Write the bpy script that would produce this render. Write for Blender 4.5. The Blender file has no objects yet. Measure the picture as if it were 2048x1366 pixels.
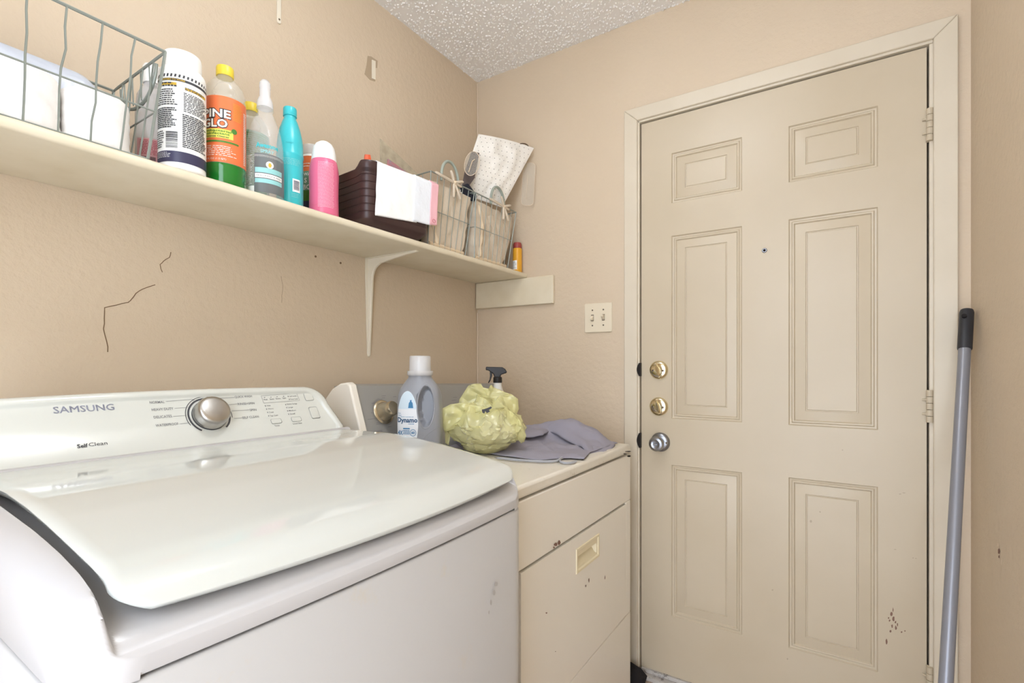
import bpy, bmesh, math, random
from mathutils import Vector, Matrix, noise
random.seed(7)
S = bpy.context.scene
COL = S.collection
R = math.radians

# ------------------------------------------------------------------ camera
FOC = 991.0                       # focal length in pixels of a 2048 px wide frame
CXP, HOR = 1024.0, 733.0          # principal column, horizon row
YAW = R(33.0)
CAM = Vector((1.373, -1.823, 1.1335))
FW = Vector((-math.sin(YAW), math.cos(YAW), 0)); RT = Vector((math.cos(YAW), math.sin(YAW), 0))
cd = bpy.data.cameras.new('camera'); cam = bpy.data.objects.new('camera', cd); COL.objects.link(cam)
cam.location = CAM; cam.rotation_euler = (R(90), 0, YAW)
cd.sensor_width = 36; cd.lens = 36 * FOC / 2048; cd.shift_y = (HOR - 683) / 2048
cd.clip_start = 0.02
S.camera = cam
S.view_settings.view_transform = 'Standard'; S.view_settings.look = 'None'
S.view_settings.exposure = 0.79; S.view_settings.gamma = 1; S.view_settings.use_curve_mapping = False

# ------------------------------------------------------------------ world: soft daylight of the adjoining room behind
w = bpy.data.worlds.new('world'); S.world = w; w.use_nodes = True
bg = w.node_tree.nodes['Background']; bg.inputs[0].default_value = (0.86, 0.95, 1.08, 1); bg.inputs[1].default_value = 3.5
LAMP_XY = (0.88, -1.15); LAMP_POWER = 23.0

# ------------------------------------------------------------------ pixel helpers
def ray(px, py): return FW + RT * ((px - CXP) / FOC) + Vector((0, 0, (HOR - py) / FOC))
def atx(px, py, x): d = ray(px, py); return CAM + d * ((x - CAM.x) / d.x)
def aty(px, py, y): d = ray(px, py); return CAM + d * ((y - CAM.y) / d.y)
def atz(px, py, z): d = ray(px, py); return CAM + d * ((z - CAM.z) / d.z)
def atplane(px, py, p, n): d = ray(px, py); return CAM + d * ((p - CAM).dot(n) / d.dot(n))
def yr(v): return CAM.y + v       # distance ahead of the camera -> world y
def lerp(a, b, t): return a + (b - a) * t
def table(x, t):
    if x <= t[0][0]: return t[0][1]
    for (a, p), (b, q) in zip(t, t[1:]):
        if x <= b: 
            k = (x - a) / (b - a); return p + (q - p) * k
    return t[-1][1]
def sstep(a, b, x):
    k = min(1, max(0, (x - a) / (b - a))); return k * k * (3 - 2 * k)

# ------------------------------------------------------------------ materials
def lin(c):
    o = []
    for v in c:
        v = v / 255.0
        o.append(v / 12.92 if v <= 0.04045 else ((v + 0.055) / 1.055) ** 2.4)
    return (*o, 1)
M = {}
def mat(name, rgb, rough=0.5, metal=0.0, bump=None, var=None, alpha=1.0, trans=0.0, ior=1.45, spec=0.5, coat=0.0, emit=None, sss=0.0, stain=None):
    m = bpy.data.materials.new(name); m.use_nodes = True
    nt = m.node_tree; n = nt.nodes; b = n['Principled BSDF']
    b.inputs['Base Color'].default_value = lin(rgb); b.inputs['Roughness'].default_value = rough
    b.inputs['Metallic'].default_value = metal; b.inputs['Alpha'].default_value = alpha
    b.inputs['Transmission Weight'].default_value = trans; b.inputs['IOR'].default_value = ior
    b.inputs['Specular IOR Level'].default_value = spec; b.inputs['Coat Weight'].default_value = coat
    if sss: b.inputs['Subsurface Weight'].default_value = sss; b.inputs['Subsurface Radius'].default_value = (.02, .02, .02); b.inputs['Subsurface Scale'].default_value = .3
    tc = n.new('ShaderNodeTexCoord')
    col = None
    if var:                                        # (scale, other rgb, amount)
        t = n.new('ShaderNodeTexNoise'); t.inputs['Scale'].default_value = var[0]; t.inputs['Detail'].default_value = 4
        nt.links.new(tc.outputs['Object'], t.inputs['Vector'])
        mr = n.new('ShaderNodeMapRange'); mr.inputs[1].default_value = .35; mr.inputs[2].default_value = .7; mr.inputs[3].default_value = 0; mr.inputs[4].default_value = var[2]
        nt.links.new(t.outputs['Fac'], mr.inputs[0])
        mx = n.new('ShaderNodeMix'); mx.data_type = 'RGBA'
        mx.inputs[6].default_value = lin(rgb); mx.inputs[7].default_value = lin(var[1])
        nt.links.new(mr.outputs[0], mx.inputs[0]); col = mx.outputs[2]
    if stain:                                      # (scale, rgb, threshold)
        t = n.new('ShaderNodeTexNoise'); t.inputs['Scale'].default_value = stain[0]; t.inputs['Detail'].default_value = 8; t.inputs['Roughness'].default_value = .7
        nt.links.new(tc.outputs['Object'], t.inputs['Vector'])
        mr = n.new('ShaderNodeMapRange'); mr.inputs[1].default_value = stain[2]; mr.inputs[2].default_value = stain[2] + .08; mr.inputs[3].default_value = 0; mr.inputs[4].default_value = stain[3] if len(stain) > 3 else .5
        nt.links.new(t.outputs['Fac'], mr.inputs[0])
        mx = n.new('ShaderNodeMix'); mx.data_type = 'RGBA'
        if col: nt.links.new(col, mx.inputs[6])
        else: mx.inputs[6].default_value = lin(rgb)
        mx.inputs[7].default_value = lin(stain[1]); nt.links.new(mr.outputs[0], mx.inputs[0]); col = mx.outputs[2]
    if col: nt.links.new(col, b.inputs['Base Color'])
    if bump:                                       # list of (kind, scale, strength, distance)
        prev = None
        for kind, sc, st, dist in bump:
            if kind == 'n':
                t = n.new('ShaderNodeTexNoise'); t.inputs['Scale'].default_value = sc; t.inputs['Detail'].default_value = 3; out = t.outputs['Fac']
            elif kind == 'v':
                t = n.new('ShaderNodeTexVoronoi'); t.inputs['Scale'].default_value = sc; out = t.outputs['Distance']
                mr = n.new('ShaderNodeMapRange'); mr.inputs[1].default_value = 0.0; mr.inputs[2].default_value = .55; mr.inputs[3].default_value = 1; mr.inputs[4].default_value = 0
                nt.links.new(out, mr.inputs[0]); out = mr.outputs[0]
            elif kind == 'w':
                t = n.new('ShaderNodeTexWave'); t.inputs['Scale'].default_value = sc; t.bands_direction = 'Z'; out = t.outputs['Fac']
            nt.links.new(tc.outputs['Object'], t.inputs['Vector'])
            bp = n.new('ShaderNodeBump'); bp.inputs['Strength'].default_value = st; bp.inputs['Distance'].default_value = dist
            nt.links.new(out, bp.inputs['Height'])
            if prev: nt.links.new(prev.outputs[0], bp.inputs['Normal'])
            prev = bp
        nt.links.new(prev.outputs[0], b.inputs['Normal'])
    if emit: b.inputs['Emission Color'].default_value = lin(emit[0]); b.inputs['Emission Strength'].default_value = emit[1]
    M[name] = m; return m

WALLB = [('n', 55, .35, .006), ('n', 230, .25, .002)]
mat('wall_paint', (212, 194, 169), .55, bump=WALLB, var=(2.2, (206, 187, 161), .6))
mat('ceiling_popcorn', (240, 236, 231), .9, bump=[('n', 150, .35, .003)])
mat('trim_paint', (216, 205, 185), .35, var=(6, (207, 194, 171), .5), bump=[('n', 120, .06, .001)])
mat('door_paint', (201, 187, 163), .36, var=(3, (193, 178, 152), .7), bump=[('n', 160, .05, .001)], stain=(60, (120, 95, 80), .78, .6))
mat('shelf_paint', (228, 217, 193), .42, var=(9, (214, 200, 170), .6), bump=[('n', 90, .12, .001)])
mat('bracket_paint', (231, 222, 203), .4)
mat('tile', (196, 176, 158), .4, var=(14, (172, 148, 128), .8))
mat('grout', (60, 48, 42), .9)
mat('gap_dark', (40, 34, 30), .9)
mat('threshold', (196, 190, 184), .45, stain=(50, (90, 78, 70), .55, .8))
mat('brass', (228, 216, 182), .14, 1.0)
mat('nickel', (150, 152, 158), .3, 1.0)
mat('hinge_paint', (196, 182, 158), .5)
mat('strike_black', (36, 31, 29), .5, .5)
mat('plate_ivory', (226, 214, 190), .3)
mat('screw', (110, 98, 84), .4, .8)
mat('crack', (120, 96, 72), .9)
mat('caulk', (222, 204, 182), .6)
mat('patch_old', (176, 157, 131), .8)
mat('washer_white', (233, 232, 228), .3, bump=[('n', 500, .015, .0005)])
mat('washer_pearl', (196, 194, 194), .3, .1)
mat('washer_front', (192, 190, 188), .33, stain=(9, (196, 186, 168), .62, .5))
mat('washer_lid', (207, 209, 203), .07, coat=.5)
mat('panel_gloss', (212, 213, 205), .14, coat=.3)
mat('knob_steel', (190, 187, 182), .28, 1.0)
mat('ink_dark', (62, 62, 66), .5)
mat('ink_grey', (120, 120, 122), .5)
mat('logo_lilac', (168, 170, 186), .4)
mat('dryer_almond', (240, 234, 222), .3, stain=(14, (170, 140, 104), .74, .6))
mat('dryer_top', (232, 226, 212), .3, stain=(30, (196, 184, 160), .6, .5))
mat('dryer_panel', (163, 162, 158), .42, .3)
mat('dryer_knob', (197, 184, 158), .25, .85)
mat('handle_cream', (233, 221, 188), .35)
mat('seam', (60, 50, 40), .8)
mat('wire', (146, 153, 146), .4, .35)
mat('handle_green', (158, 166, 155), .5)
mat('fabric_tan', (218, 204, 184), .95, bump=[('n', 400, .3, .001), ('n', 40, .35, .006)], var=(20, (204, 188, 165), .7))
mat('fabric_cream', (222, 202, 172), .95, bump=[('n', 300, .3, .001)])
mat('fabric_greygreen', (122, 124, 116), .95, bump=[('n', 60, .3, .004)])
mat('tissue', (250, 247, 244), .95, bump=[('n', 55, .45, .004), ('n', 300, .2, .001)])
mat('wrap', (226, 234, 248), .25, alpha=.72, bump=[('n', 18, .5, .01)])
mat('white_plastic', (246, 246, 244), .3)
mat('label_white', (244, 244, 240), .35)
mat('navy', (60, 58, 84), .35)
mat('gold_ink', (214, 176, 62), .4)
mat('black_ink', (36, 36, 40), .5)
mat('clear', (236, 238, 236), .06, alpha=.22, spec=.6)
mat('clear_thin', (232, 228, 215), .08, alpha=.12, spec=.6)
mat('clear_pet', (225, 221, 208), .08, alpha=.34, spec=.7)
mat('clear_cap', (236, 236, 238), .15, alpha=.55)
mat('yellow_cap', (233, 206, 66), .35)
mat('orange_label', (232, 120, 70), .38)
mat('lime_label', (222, 224, 96), .4)
mat('green_liquid', (30, 118, 40), .12, coat=.4)
mat('green_ink', (76, 128, 52), .4)
mat('green_label', (122, 160, 136), .4)
mat('teal', (64, 190, 198), .28)
mat('teal_ink', (36, 130, 142), .4)
mat('teal_pale', (150, 206, 206), .4)
mat('pink_bottle', (224, 110, 144), .28)
mat('pink_ink', (246, 190, 206), .4)
mat('pink_label', (232, 176, 180), .4)
mat('red_ink', (206, 110, 118), .4)
mat('grey_film', (110, 114, 116), .35, alpha=.8)
mat('bin_brown', (66, 46, 44), .35)
mat('paper_towel', (250, 249, 247), .95, bump=[('n', 60, .3, .003)])
mat('diaper_pink', (240, 186, 194), .6)
mat('diaper_film', (238, 242, 248), .45, bump=[('n', 30, .6, .006)])
mat('orange_plastic', (236, 104, 64), .35)
mat('folder_grey', (160, 148, 126), .45, var=(40, (186, 174, 150), .9))
mat('magazine', (120, 130, 140), .4, var=(45, (196, 90, 90), .9))
mat('bag_white', (244, 240, 232), .5, bump=[('n', 22, .6, .008)])
mat('dot_ink', (96, 88, 82), .6)
mat('pouch_dark', (70, 52, 44), .45)
mat('navy_cloth', (34, 36, 48), .9)
mat('grey_bag', (150, 150, 158), .4, bump=[('n', 30, .5, .006)])
mat('mustard', (226, 164, 48), .35)
mat('red_cap', (160, 70, 66), .35)
mat('jug_grey', (150, 152, 158), .32)
mat('jug_label', (238, 241, 246), .35)
mat('label_sky', (214, 231, 243), .35)
mat('blue_ink', (62, 128, 176), .4)
mat('navy_ink', (40, 84, 122), .4)
mat('bag_yellow', (243, 238, 172), .16, alpha=.52, spec=.8, bump=[('v', 24, .45, .02), ('n', 40, .3, .006)])
mat('bag_inside', (236, 234, 220), .6, var=(17, (150, 148, 128), .9), bump=[('n', 20, .5, .01)])
mat('spray_black', (34, 30, 30), .4)
mat('spray_white', (236, 236, 230), .3)
mat('cloth_lilac', (158, 155, 168), .92, bump=[('n', 500, .2, .0006), ('n', 26, .35, .006)])
mat('hanger_grey', (172, 174, 180), .4)
mat('pole_grey', (140, 141, 148), .35, .35)
mat('grip_black', (44, 44, 48), .45)
mat('rag_black', (26, 22, 22), .9, bump=[('n', 40, .6, .01)])
mat('lamp_glass', (255, 250, 240), .4, emit=((242, 248, 255), LAMP_POWER))
mat('lamp_base', (240, 238, 232), .4)

# ------------------------------------------------------------------ mesh builder
WL = {}
def tag(o, label=None, cat=None, group=None, kind=None):
    if label: o['label'] = label
    if cat: o['category'] = cat
    if group: o['group'] = group
    if kind: o['kind'] = kind
    return o
def empty(name, loc, rz=0.0):
    o = bpy.data.objects.new(name, None); COL.objects.link(o); o.location = loc; o.rotation_euler = (0, 0, rz)
    o.empty_display_size = .05; WL[o] = Vector(loc); return o
class MB:
    def __init__(s): s.v = []; s.f = []
    def add(s, vs, fs):
        k = len(s.v); s.v += [Vector(p) for p in vs]; s.f += [tuple(i + k for i in f) for f in fs]; return s
    def box(s, a, b):
        (x0, y0, z0), (x1, y1, z1) = a, b
        x0, x1 = min(x0, x1), max(x0, x1); y0, y1 = min(y0, y1), max(y0, y1); z0, z1 = min(z0, z1), max(z0, z1)
        return s.add([(x0,y0,z0),(x1,y0,z0),(x1,y1,z0),(x0,y1,z0),(x0,y0,z1),(x1,y0,z1),(x1,y1,z1),(x0,y1,z1)],
                     [(0,3,2,1),(4,5,6,7),(0,1,5,4),(1,2,6,5),(2,3,7,6),(3,0,4,7)])
    def lathe(s, prof, c=(0,0,0), n=32, axis='z', sx=1.0, sy=1.0, a0=0.0):
        c = Vector(c); vs = []; fs = []
        for r, z in prof:
            for i in range(n):
                a = a0 + 2 * math.pi * i / n
                p = Vector((r * math.cos(a) * sx, r * math.sin(a) * sy, z))
                if axis == 'y': p = Vector((p.x, -p.z, p.y))      # axis towards -y
                elif axis == 'x': p = Vector((p.z, p.x, p.y))
                vs.append(c + p)
        m = len(prof)
        for j in range(m - 1):
            for i in range(n):
                fs.append((j*n+i, j*n+(i+1)%n, (j+1)*n+(i+1)%n, (j+1)*n+i))
        fs.append(tuple(reversed(range(n)))); fs.append(tuple((m-1)*n+i for i in range(n)))
        return s.add(vs, fs)
    def tube(s, path, r, n=8, closed=False):
        P = [Vector(p) for p in path]; m = len(P); vs = []; fs = []
        rr = r if isinstance(r, (list, tuple)) else [r] * m
        up = None
        for i in range(m):
            if closed: t = P[(i+1) % m] - P[i-1]
            else: t = P[min(i+1, m-1)] - P[max(i-1, 0)]
            if t.length < 1e-9: t = Vector((0,0,1))
            t.normalize()
            if up is None: up = Vector((0,0,1)) if abs(t.z) < .9 else Vector((1,0,0))
            a = t.cross(up)
            if a.length < 1e-6: a = t.orthogonal()
            a.normalize(); b = a.cross(t).normalized(); up = b
            for k in range(n):
                q = 2*math.pi*k/n; vs.append(P[i] + (a*math.cos(q) + b*math.sin(q)) * rr[i])
        for i in range(m if closed else m - 1):
            j = (i+1) % m
            for k in range(n): fs.append((i*n+k, i*n+(k+1)%n, j*n+(k+1)%n, j*n+k))
        if not closed: fs += [tuple(range(n))[::-1], tuple((m-1)*n+k for k in range(n))]
        return s.add(vs, fs)
    def grid(s, fn, nu, nv):
        vs = [fn(i/nu, j/nv) for i in range(nu+1) for j in range(nv+1)]
        fs = [(i*(nv+1)+j, (i+1)*(nv+1)+j, (i+1)*(nv+1)+j+1, i*(nv+1)+j+1) for i in range(nu) for j in range(nv)]
        return s.add(vs, fs)
    def prism(s, poly, fn, d0, d1):
        """poly: 2-D outline, fn(a, b, d) -> point; extruded d0..d1"""
        n = len(poly)
        vs = [fn(a, b, d0) for a, b in poly] + [fn(a, b, d1) for a, b in poly]
        fs = [tuple(range(n))[::-1], tuple(n+i for i in range(n))] + [(i, (i+1)%n, n+(i+1)%n, n+i) for i in range(n)]
        return s.add(vs, fs)
    def loft(s, rings, cap=True):
        n = len(rings[0]); vs = [p for r in rings for p in r]; fs = []
        for j in range(len(rings)-1):
            for i in range(n): fs.append((j*n+i, j*n+(i+1)%n, (j+1)*n+(i+1)%n, (j+1)*n+i))
        if cap: fs += [tuple(range(n))[::-1], tuple((len(rings)-1)*n+i for i in range(n))]
        return s.add(vs, fs)
    def build(s, name, material, parent=None, smooth=40, bevel=0, seg=2, local=False, subsurf=0, solid=0, kind=None, label=None):
        off = WL.get(parent, Vector((0,0,0))) if (parent and not local) else Vector((0,0,0))
        me = bpy.data.meshes.new(name); me.from_pydata([p - off for p in s.v], [], s.f); me.update()
        bm = bmesh.new(); bm.from_mesh(me); bmesh.ops.recalc_face_normals(bm, faces=bm.faces); bm.to_mesh(me); bm.free()
        if smooth: me.shade_smooth(); me.set_sharp_from_angle(angle=R(smooth))
        me.materials.append(M[material])
        o = bpy.data.objects.new(name, me); COL.objects.link(o)
        if parent: o.parent = parent; WL[o] = off.copy()
        else: WL[o] = Vector((0,0,0))
        if solid:
            md = o.modifiers.new('solid', 'SOLIDIFY'); md.thickness = abs(solid); md.offset = -1 if solid > 0 else 1
        if bevel:
            md = o.modifiers.new('bevel', 'BEVEL'); md.width = bevel; md.segments = seg; md.limit_method = 'ANGLE'; md.angle_limit = R(35)
            md.harden_normals = False
        if subsurf:
            md = o.modifiers.new('sub', 'SUBSURF'); md.levels = subsurf; md.render_levels = subsurf
        tag(o, label=label, kind=kind)
        return o
def box(name, a, b, m, parent=None, bevel=0, **k): return MB().box(a, b).build(name, m, parent, bevel=bevel, **k)

def rrect(w, h, r, n=6):
    """rounded rectangle outline centred at 0"""
    pts = []
    for cx, cy, a in ((w/2-r, h/2-r, 0), (-w/2+r, h/2-r, 90), (-w/2+r, -h/2+r, 180), (w/2-r, -h/2+r, 270)):
        for i in range(n+1):
            q = R(a + 90*i/n); pts.append((cx + r*math.cos(q), cy + r*math.sin(q)))
    return pts

# ------------------------------------------------------------------ print on surfaces
_tc = {}
def text_raw(txt, bold=0.0):
    key = (txt, bold)
    if key in _tc: return _tc[key]
    cu = bpy.data.curves.new('t', 'FONT'); cu.body = txt; cu.size = 1; cu.offset = bold; cu.resolution_u = 2
    o = bpy.data.objects.new('t', cu); COL.objects.link(o)
    dg = bpy.context.evaluated_depsgraph_get(); me = o.evaluated_get(dg).to_mesh()
    v = [Vector(p.co) for p in me.vertices]; f = [tuple(p.vertices) for p in me.polygons]
    o.evaluated_get(dg).to_mesh_clear(); bpy.data.objects.remove(o); bpy.data.curves.remove(cu)
    _tc[key] = (v, f); return _tc[key]
def text_into(mb, txt, fn, u0, v0, width=None, height=None, bold=0.0):
    v, f = text_raw(txt, bold)
    if not v: return
    x0 = min(p.x for p in v); x1 = max(p.x for p in v)
    cap = .7
    sx = width / (x1 - x0) if width else height / cap
    sy = height / cap if height else sx
    mb.add([fn(u0 + (p.x - x0) * sx, v0 + p.y * sy) for p in v], f)
def quad_into(mb, fn, u0, v0, u1, v1, nu=1):
    vs = []; fs = []
    for i in range(nu+1):
        u = lerp(u0, u1, i/nu); vs += [fn(u, v0), fn(u, v1)]
    for i in range(nu): fs.append((2*i, 2*i+2, 2*i+3, 2*i+1))
    mb.add(vs, fs)
def rows_into(mb, fn, u0, v0, u1, v1, rows, rng, fill=.55, gap=.12, ragged=.25):
    """rows of small print too small to read: broken dashes"""
    for k in range(rows):
        v = lerp(v1, v0, (k + .5)/rows); h = abs(v1 - v0)/rows*fill/2
        u = u0; end = u1 - rng.random()*ragged*(u1-u0)
        while u < end:
            l = (u1-u0)*rng.uniform(.05, .16); e = min(u+l, end)
            quad_into(mb, fn, u, v-h, e, v+h, max(1, int((e-u)/.006))); u = e + (u1-u0)*gap*rng.uniform(.1, .35)
def barcode_into(mb, fn, u0, v0, u1, v1, rng, vertical=False):
    t = 0.0
    while t < 1:
        l = rng.uniform(.012, .05); e = min(1, t+l)
        if vertical: quad_into(mb, fn, u0, lerp(v0, v1, t), u1, lerp(v0, v1, e), 3)
        else: quad_into(mb, fn, lerp(u0, u1, t), v0, lerp(u0, u1, e), v1)
        t = e + rng.uniform(.015, .04)
def cyl_fn(c, r, a, eps=.0005, sx=1, sy=1):
    """u = arc length from the bearing a, v = height above c"""
    def fn(u, v):
        q = a + u / r; return Vector((c[0] + (r+eps)*math.cos(q)*sx, c[1] + (r+eps)*math.sin(q)*sy, c[2] + v))
    return fn
def prof_fn(c, prof, a, eps=.0006):
    t = sorted((z, r) for r, z in prof)
    rm = max(r for r, z in prof)
    def fn(u, v):
        r = table(v, t); q = a + u / rm; return Vector((c[0] + (r+eps)*math.cos(q), c[1] + (r+eps)*math.sin(q), c[2] + v))
    return fn
def bearing(x, y): return math.atan2(CAM.y - y, CAM.x - x)

# =================================================================== ROOM
FZ, CZ = -0.02, 2.438
RW = 1.688; YB = -2.35
wl = box('wall_left', (-.1, YB, FZ-.1), (0, .12, CZ+.1), 'wall_paint'); tag(wl, 'tan orange-peel textured wall behind the shelf and washer', kind='structure')
DX0, DX1, DZ0, DZ1 = .768, 1.5945, .0105, 2.041
wb = MB(); wb.box((0, 0, FZ), (DX0-.02, .12, CZ)); wb.box((DX1+.02, 0, FZ), (RW, .12, CZ)); wb.box((DX0-.02, 0, DZ1+.02), (DX1+.02, .12, CZ))
wb = wb.build('wall_back', 'wall_paint', smooth=0); tag(wb, 'tan textured wall around the white door', kind='structure')
wr = box('wall_right', (RW, YB, FZ-.1), (RW+.1, .12, CZ+.1), 'wall_paint'); tag(wr, 'tan textured side wall behind the leaning pole', kind='structure')
ce = box('ceiling', (-.1, YB, CZ), (RW+.1, .12, CZ+.1), 'ceiling_popcorn'); tag(ce, 'off-white popcorn textured ceiling', kind='structure')
wf = MB(); wf.box((0, YB-.1, FZ), (.8, YB, CZ)); wf.box((.8, YB-.1, 2.2), (RW, YB, CZ))  # unseen wall added to darken the washer's side; doorway sized for the light
wf = wf.build('wall_front_added', 'wall_paint', smooth=0); tag(wf, 'unseen tan wall added behind the camera, its wide doorway sized for the light', kind='structure')
pc = MB(); rp = random.Random(21)
for _ in range(14000):
    x = rp.uniform(.0, 1.68); y = -rp.random()**1.15*1.25; r_ = rp.uniform(.0018, .0047); el = rp.uniform(.7, 1.5); q0 = rp.random()*3.14
    if (x-LAMP_XY[0])**2 + (y-LAMP_XY[1])**2 < .012: continue
    vs = [(x, y, CZ-r_*.95)]
    for k, (rr_, hh_) in enumerate(((.62, .72), (1.0, .0))):
        for i in range(6):
            t = 2*math.pi*i/6 + k*.5; ax = r_*rr_*math.cos(t)*el; ay = r_*rr_*math.sin(t)
            vs.append((x + ax*math.cos(q0)-ay*math.sin(q0), y + ax*math.sin(q0)+ay*math.cos(q0), CZ-r_*hh_+.0003))
    pc.add(vs, [(0, 1+i, 1+(i+1) % 6) for i in range(6)] + [(1+i, 7+i, 7+(i+1) % 6, 1+(i+1) % 6) for i in range(6)])
pc.build('popcorn_texture', 'ceiling_popcorn', ce, smooth=80, kind='stuff')
fl = box('floor', (-.1, YB, FZ-.08), (RW+.1, .12, FZ-.006), 'grout'); tag(fl, 'brown tiled floor with dark grout', kind='structure')
cols = [0, .115, .4525, .79, 1.1275, 1.465, RW]; rws = [0, -.25, -.5875, -.925, -1.2625, -1.6, -1.9375, -2.275, YB]
tm = {}
for a, b in zip(cols, cols[1:]):
    for c, d in zip(rws, rws[1:]):
        key = (round(b-a, 4), round(c-d, 4))
        if key not in tm:
            o = MB().box((-key[0]/2+.004, -key[1]/2+.004, -.006), (key[0]/2-.004, key[1]/2-.004, 0)).build('tile', 'tile', fl, bevel=.002, local=True); tm[key] = o
        else:
            o = tm[key].copy(); COL.objects.link(o)
        o.parent = fl; o.location = ((a+b)/2, (c+d)/2, FZ)
# caulked corner bead and cracks
MB().tube([(.003, -.003, FZ), (.0045, -.004, .6), (.003, -.003, 1.2), (.004, -.004, 1.38)], .0035, 6).build('caulk_bead', 'caulk', wl)
MB().tube([(.003, -.003, 1.56), (.004, -.004, 1.9), (.003, -.003, 2.43)], .003, 6).build('caulk_bead', 'caulk', wl)
def crack(pts, r):
    P = [atx(x, y, 0.0) for x, y in pts]; path = []
    for a, b in zip(P, P[1:]):
        n = max(2, int((b-a).length/.01))
        for i in range(n): p = a.lerp(b, i/n); path.append(p + Vector((0, random.uniform(-.0012, .0012), random.uniform(-.0012, .0012))))
    path.append(P[-1]); MB().tube(path, r, 5).build('crack', 'crack', wl)
z = .2783
crack([(150+x*z, 480+y*z) for x, y in ((690,85),(678,125),(640,152),(612,178),(628,232))], .0009)
crack([(150+x*z, 480+y*z) for x, y in ((575,325),(520,335),(490,350),(440,385),(395,435),(385,447),(300,466),(215,487),(208,560),(205,640),(232,730),(235,805))], .0011)
crack([(150+x*z, 480+y*z) for x, y in ((1478,258),(1493,330),(1485,450))], .0004)
for px, py in ((631, 513), (681, 526)):
    p = atx(px, py, 0); MB().lathe([(.0035, -.001), (.0035, .001), (.001, .0016)], p, 10, 'x').build('wall_plug', 'crack', wl)
# old unpainted patch left by a removed bracket, with a strip of it still there
pp = [(735,112),(742,113),(755,122),(754,136),(751,136),(750,163),(740,160),(729,148),(733,130)]
MB().prism([tuple(atx(a, b, 0).yz) for a, b in pp], lambda a, b, d: Vector((d, a, b)), -.001, .0012).build('paint_patch', 'patch_old', wl)
pp = [(743,120),(750,123),(750,160),(743,157)]
MB().prism([tuple(atx(a, b, 0).yz) for a, b in pp], lambda a, b, d: Vector((d, a, b)), -.001, .0035).build('paint_strip', 'bracket_paint', wl)

# ------------------------------------------------------------------ door
door = empty('door_1', (0, 0, FZ)); tag(door, 'cream six-panel entry door with two brass deadbolts', kind='structure')
PX = [(.879, 1.1136), (1.251, 1.483)]; PZ = [(1.726, 1.907), (.945, 1.607), (.2275, .7766)]
sl = MB()
xs = [DX0, PX[0][0], PX[0][1], PX[1][0], PX[1][1], DX1]
zs_ = [DZ0, .2275, .7766, .945, 1.607, 1.726, 1.907, DZ1]
for i in range(5):
    for j in range(7):
        if i in (1, 3) and j in (1, 3, 5): continue
        sl.add([(xs[i],0,zs_[j]),(xs[i+1],0,zs_[j]),(xs[i+1],0,zs_[j+1]),(xs[i],0,zs_[j+1])], [(0,1,2,3)])
sl.add([(DX0,0,DZ0),(DX1,0,DZ0),(DX1,0,DZ1),(DX0,0,DZ1),(DX0,.044,DZ0),(DX1,.044,DZ0),(DX1,.044,DZ1),(DX0,.044,DZ1)],
       [(4,5,6,7),(0,1,5,4),(1,2,6,5),(2,3,7,6),(3,0,4,7)])
# weld duplicate corners
def weld(mb, d=1e-5):
    me = bpy.data.meshes.new('t'); me.from_pydata(mb.v, [], mb.f); bm = bmesh.new(); bm.from_mesh(me)
    bmesh.ops.remove_doubles(bm, verts=bm.verts, dist=d); bm.to_mesh(me); bm.free()
    mb.v = [Vector(v.co) for v in me.vertices]; mb.f = [tuple(p.vertices) for p in me.polygons]; bpy.data.meshes.remove(me)
slab = sl.build('slab', 'door_paint', door, smooth=0)
PROF = [(0,0),(.003,.0055),(.0075,.0065),(.011,.0025),(.0145,.003),(.018,.0085),(.047,.0015),(.0485,.0042),(.0505,.0045),(.0525,.002)]
for (x0, x1) in PX:
    for (z0, z1) in PZ:
        m_ = MB(); vs = []; fs = []
        for o_, d in PROF:
            vs += [(x0+o_, d, z0+o_), (x1-o_, d, z0+o_), (x1-o_, d, z1-o_), (x0+o_, d, z1-o_)]
        for j in range(len(PROF)-1):
            for i in range(4): fs.append((j*4+i, j*4+(i+1)%4, (j+1)*4+(i+1)%4, (j+1)*4+i))
        k = (len(PROF)-1)*4; fs.append((k, k+1, k+2, k+3))
        m_.add(vs, fs); m_.build('panel', 'door_paint', door, smooth=20)
# peephole
p = aty(1529, 501, 0)
ph = MB().lathe([(.0075, -.004), (.0078, .0015), (.006, .003), (.0045, .003), (.0042, .001)], (p.x, 0, p.z), 20, 'y').build('peephole', 'nickel', door)
MB().lathe([(.0044, 0), (.0044, .0018), (.001, .0022)], (p.x, 0, p.z), 16, 'y').build('lens', 'rag_black', ph)
# deadbolts
for pxy in ((1318, 740), (1318, 813)):
    p = aty(*pxy, 0); c = (p.x, 0, p.z)
    db = MB().lathe([(.034, -.002), (.034, .004), (.032, .008), (.026, .0115), (.014, .013), (.002, .0132)], c, 40, 'y').build('deadbolt', 'brass', door, label='polished brass deadbolt rose with thumb turn')
    t = MB(); poly = []
    for i in range(24):
        q = 2*math.pi*i/24; poly.append((.0085*math.cos(q)*(1 - .25*abs(math.sin(q))), .026*math.sin(q)))
    a = R(14); poly = [(x*math.cos(a)-y*math.sin(a), x*math.sin(a)+y*math.cos(a)) for x, y in poly]
    t.prism(poly, lambda u, v, d: Vector((c[0]+u*(1-.25*d/.024), -d, c[2]+v*(1-.2*d/.024))), .012, .024)
    t.build('thumb_turn', 'brass', db, bevel=.002)
    for s in (-1, 1): MB().lathe([(.004, .009), (.004, .0135), (.002, .0142)], (c[0]+s*.018, 0, c[2]-.002), 10, 'y').build('screw', 'screw', db)
p = aty(1321, 884, 0); c = Vector((p.x, 0, p.z))
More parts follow.
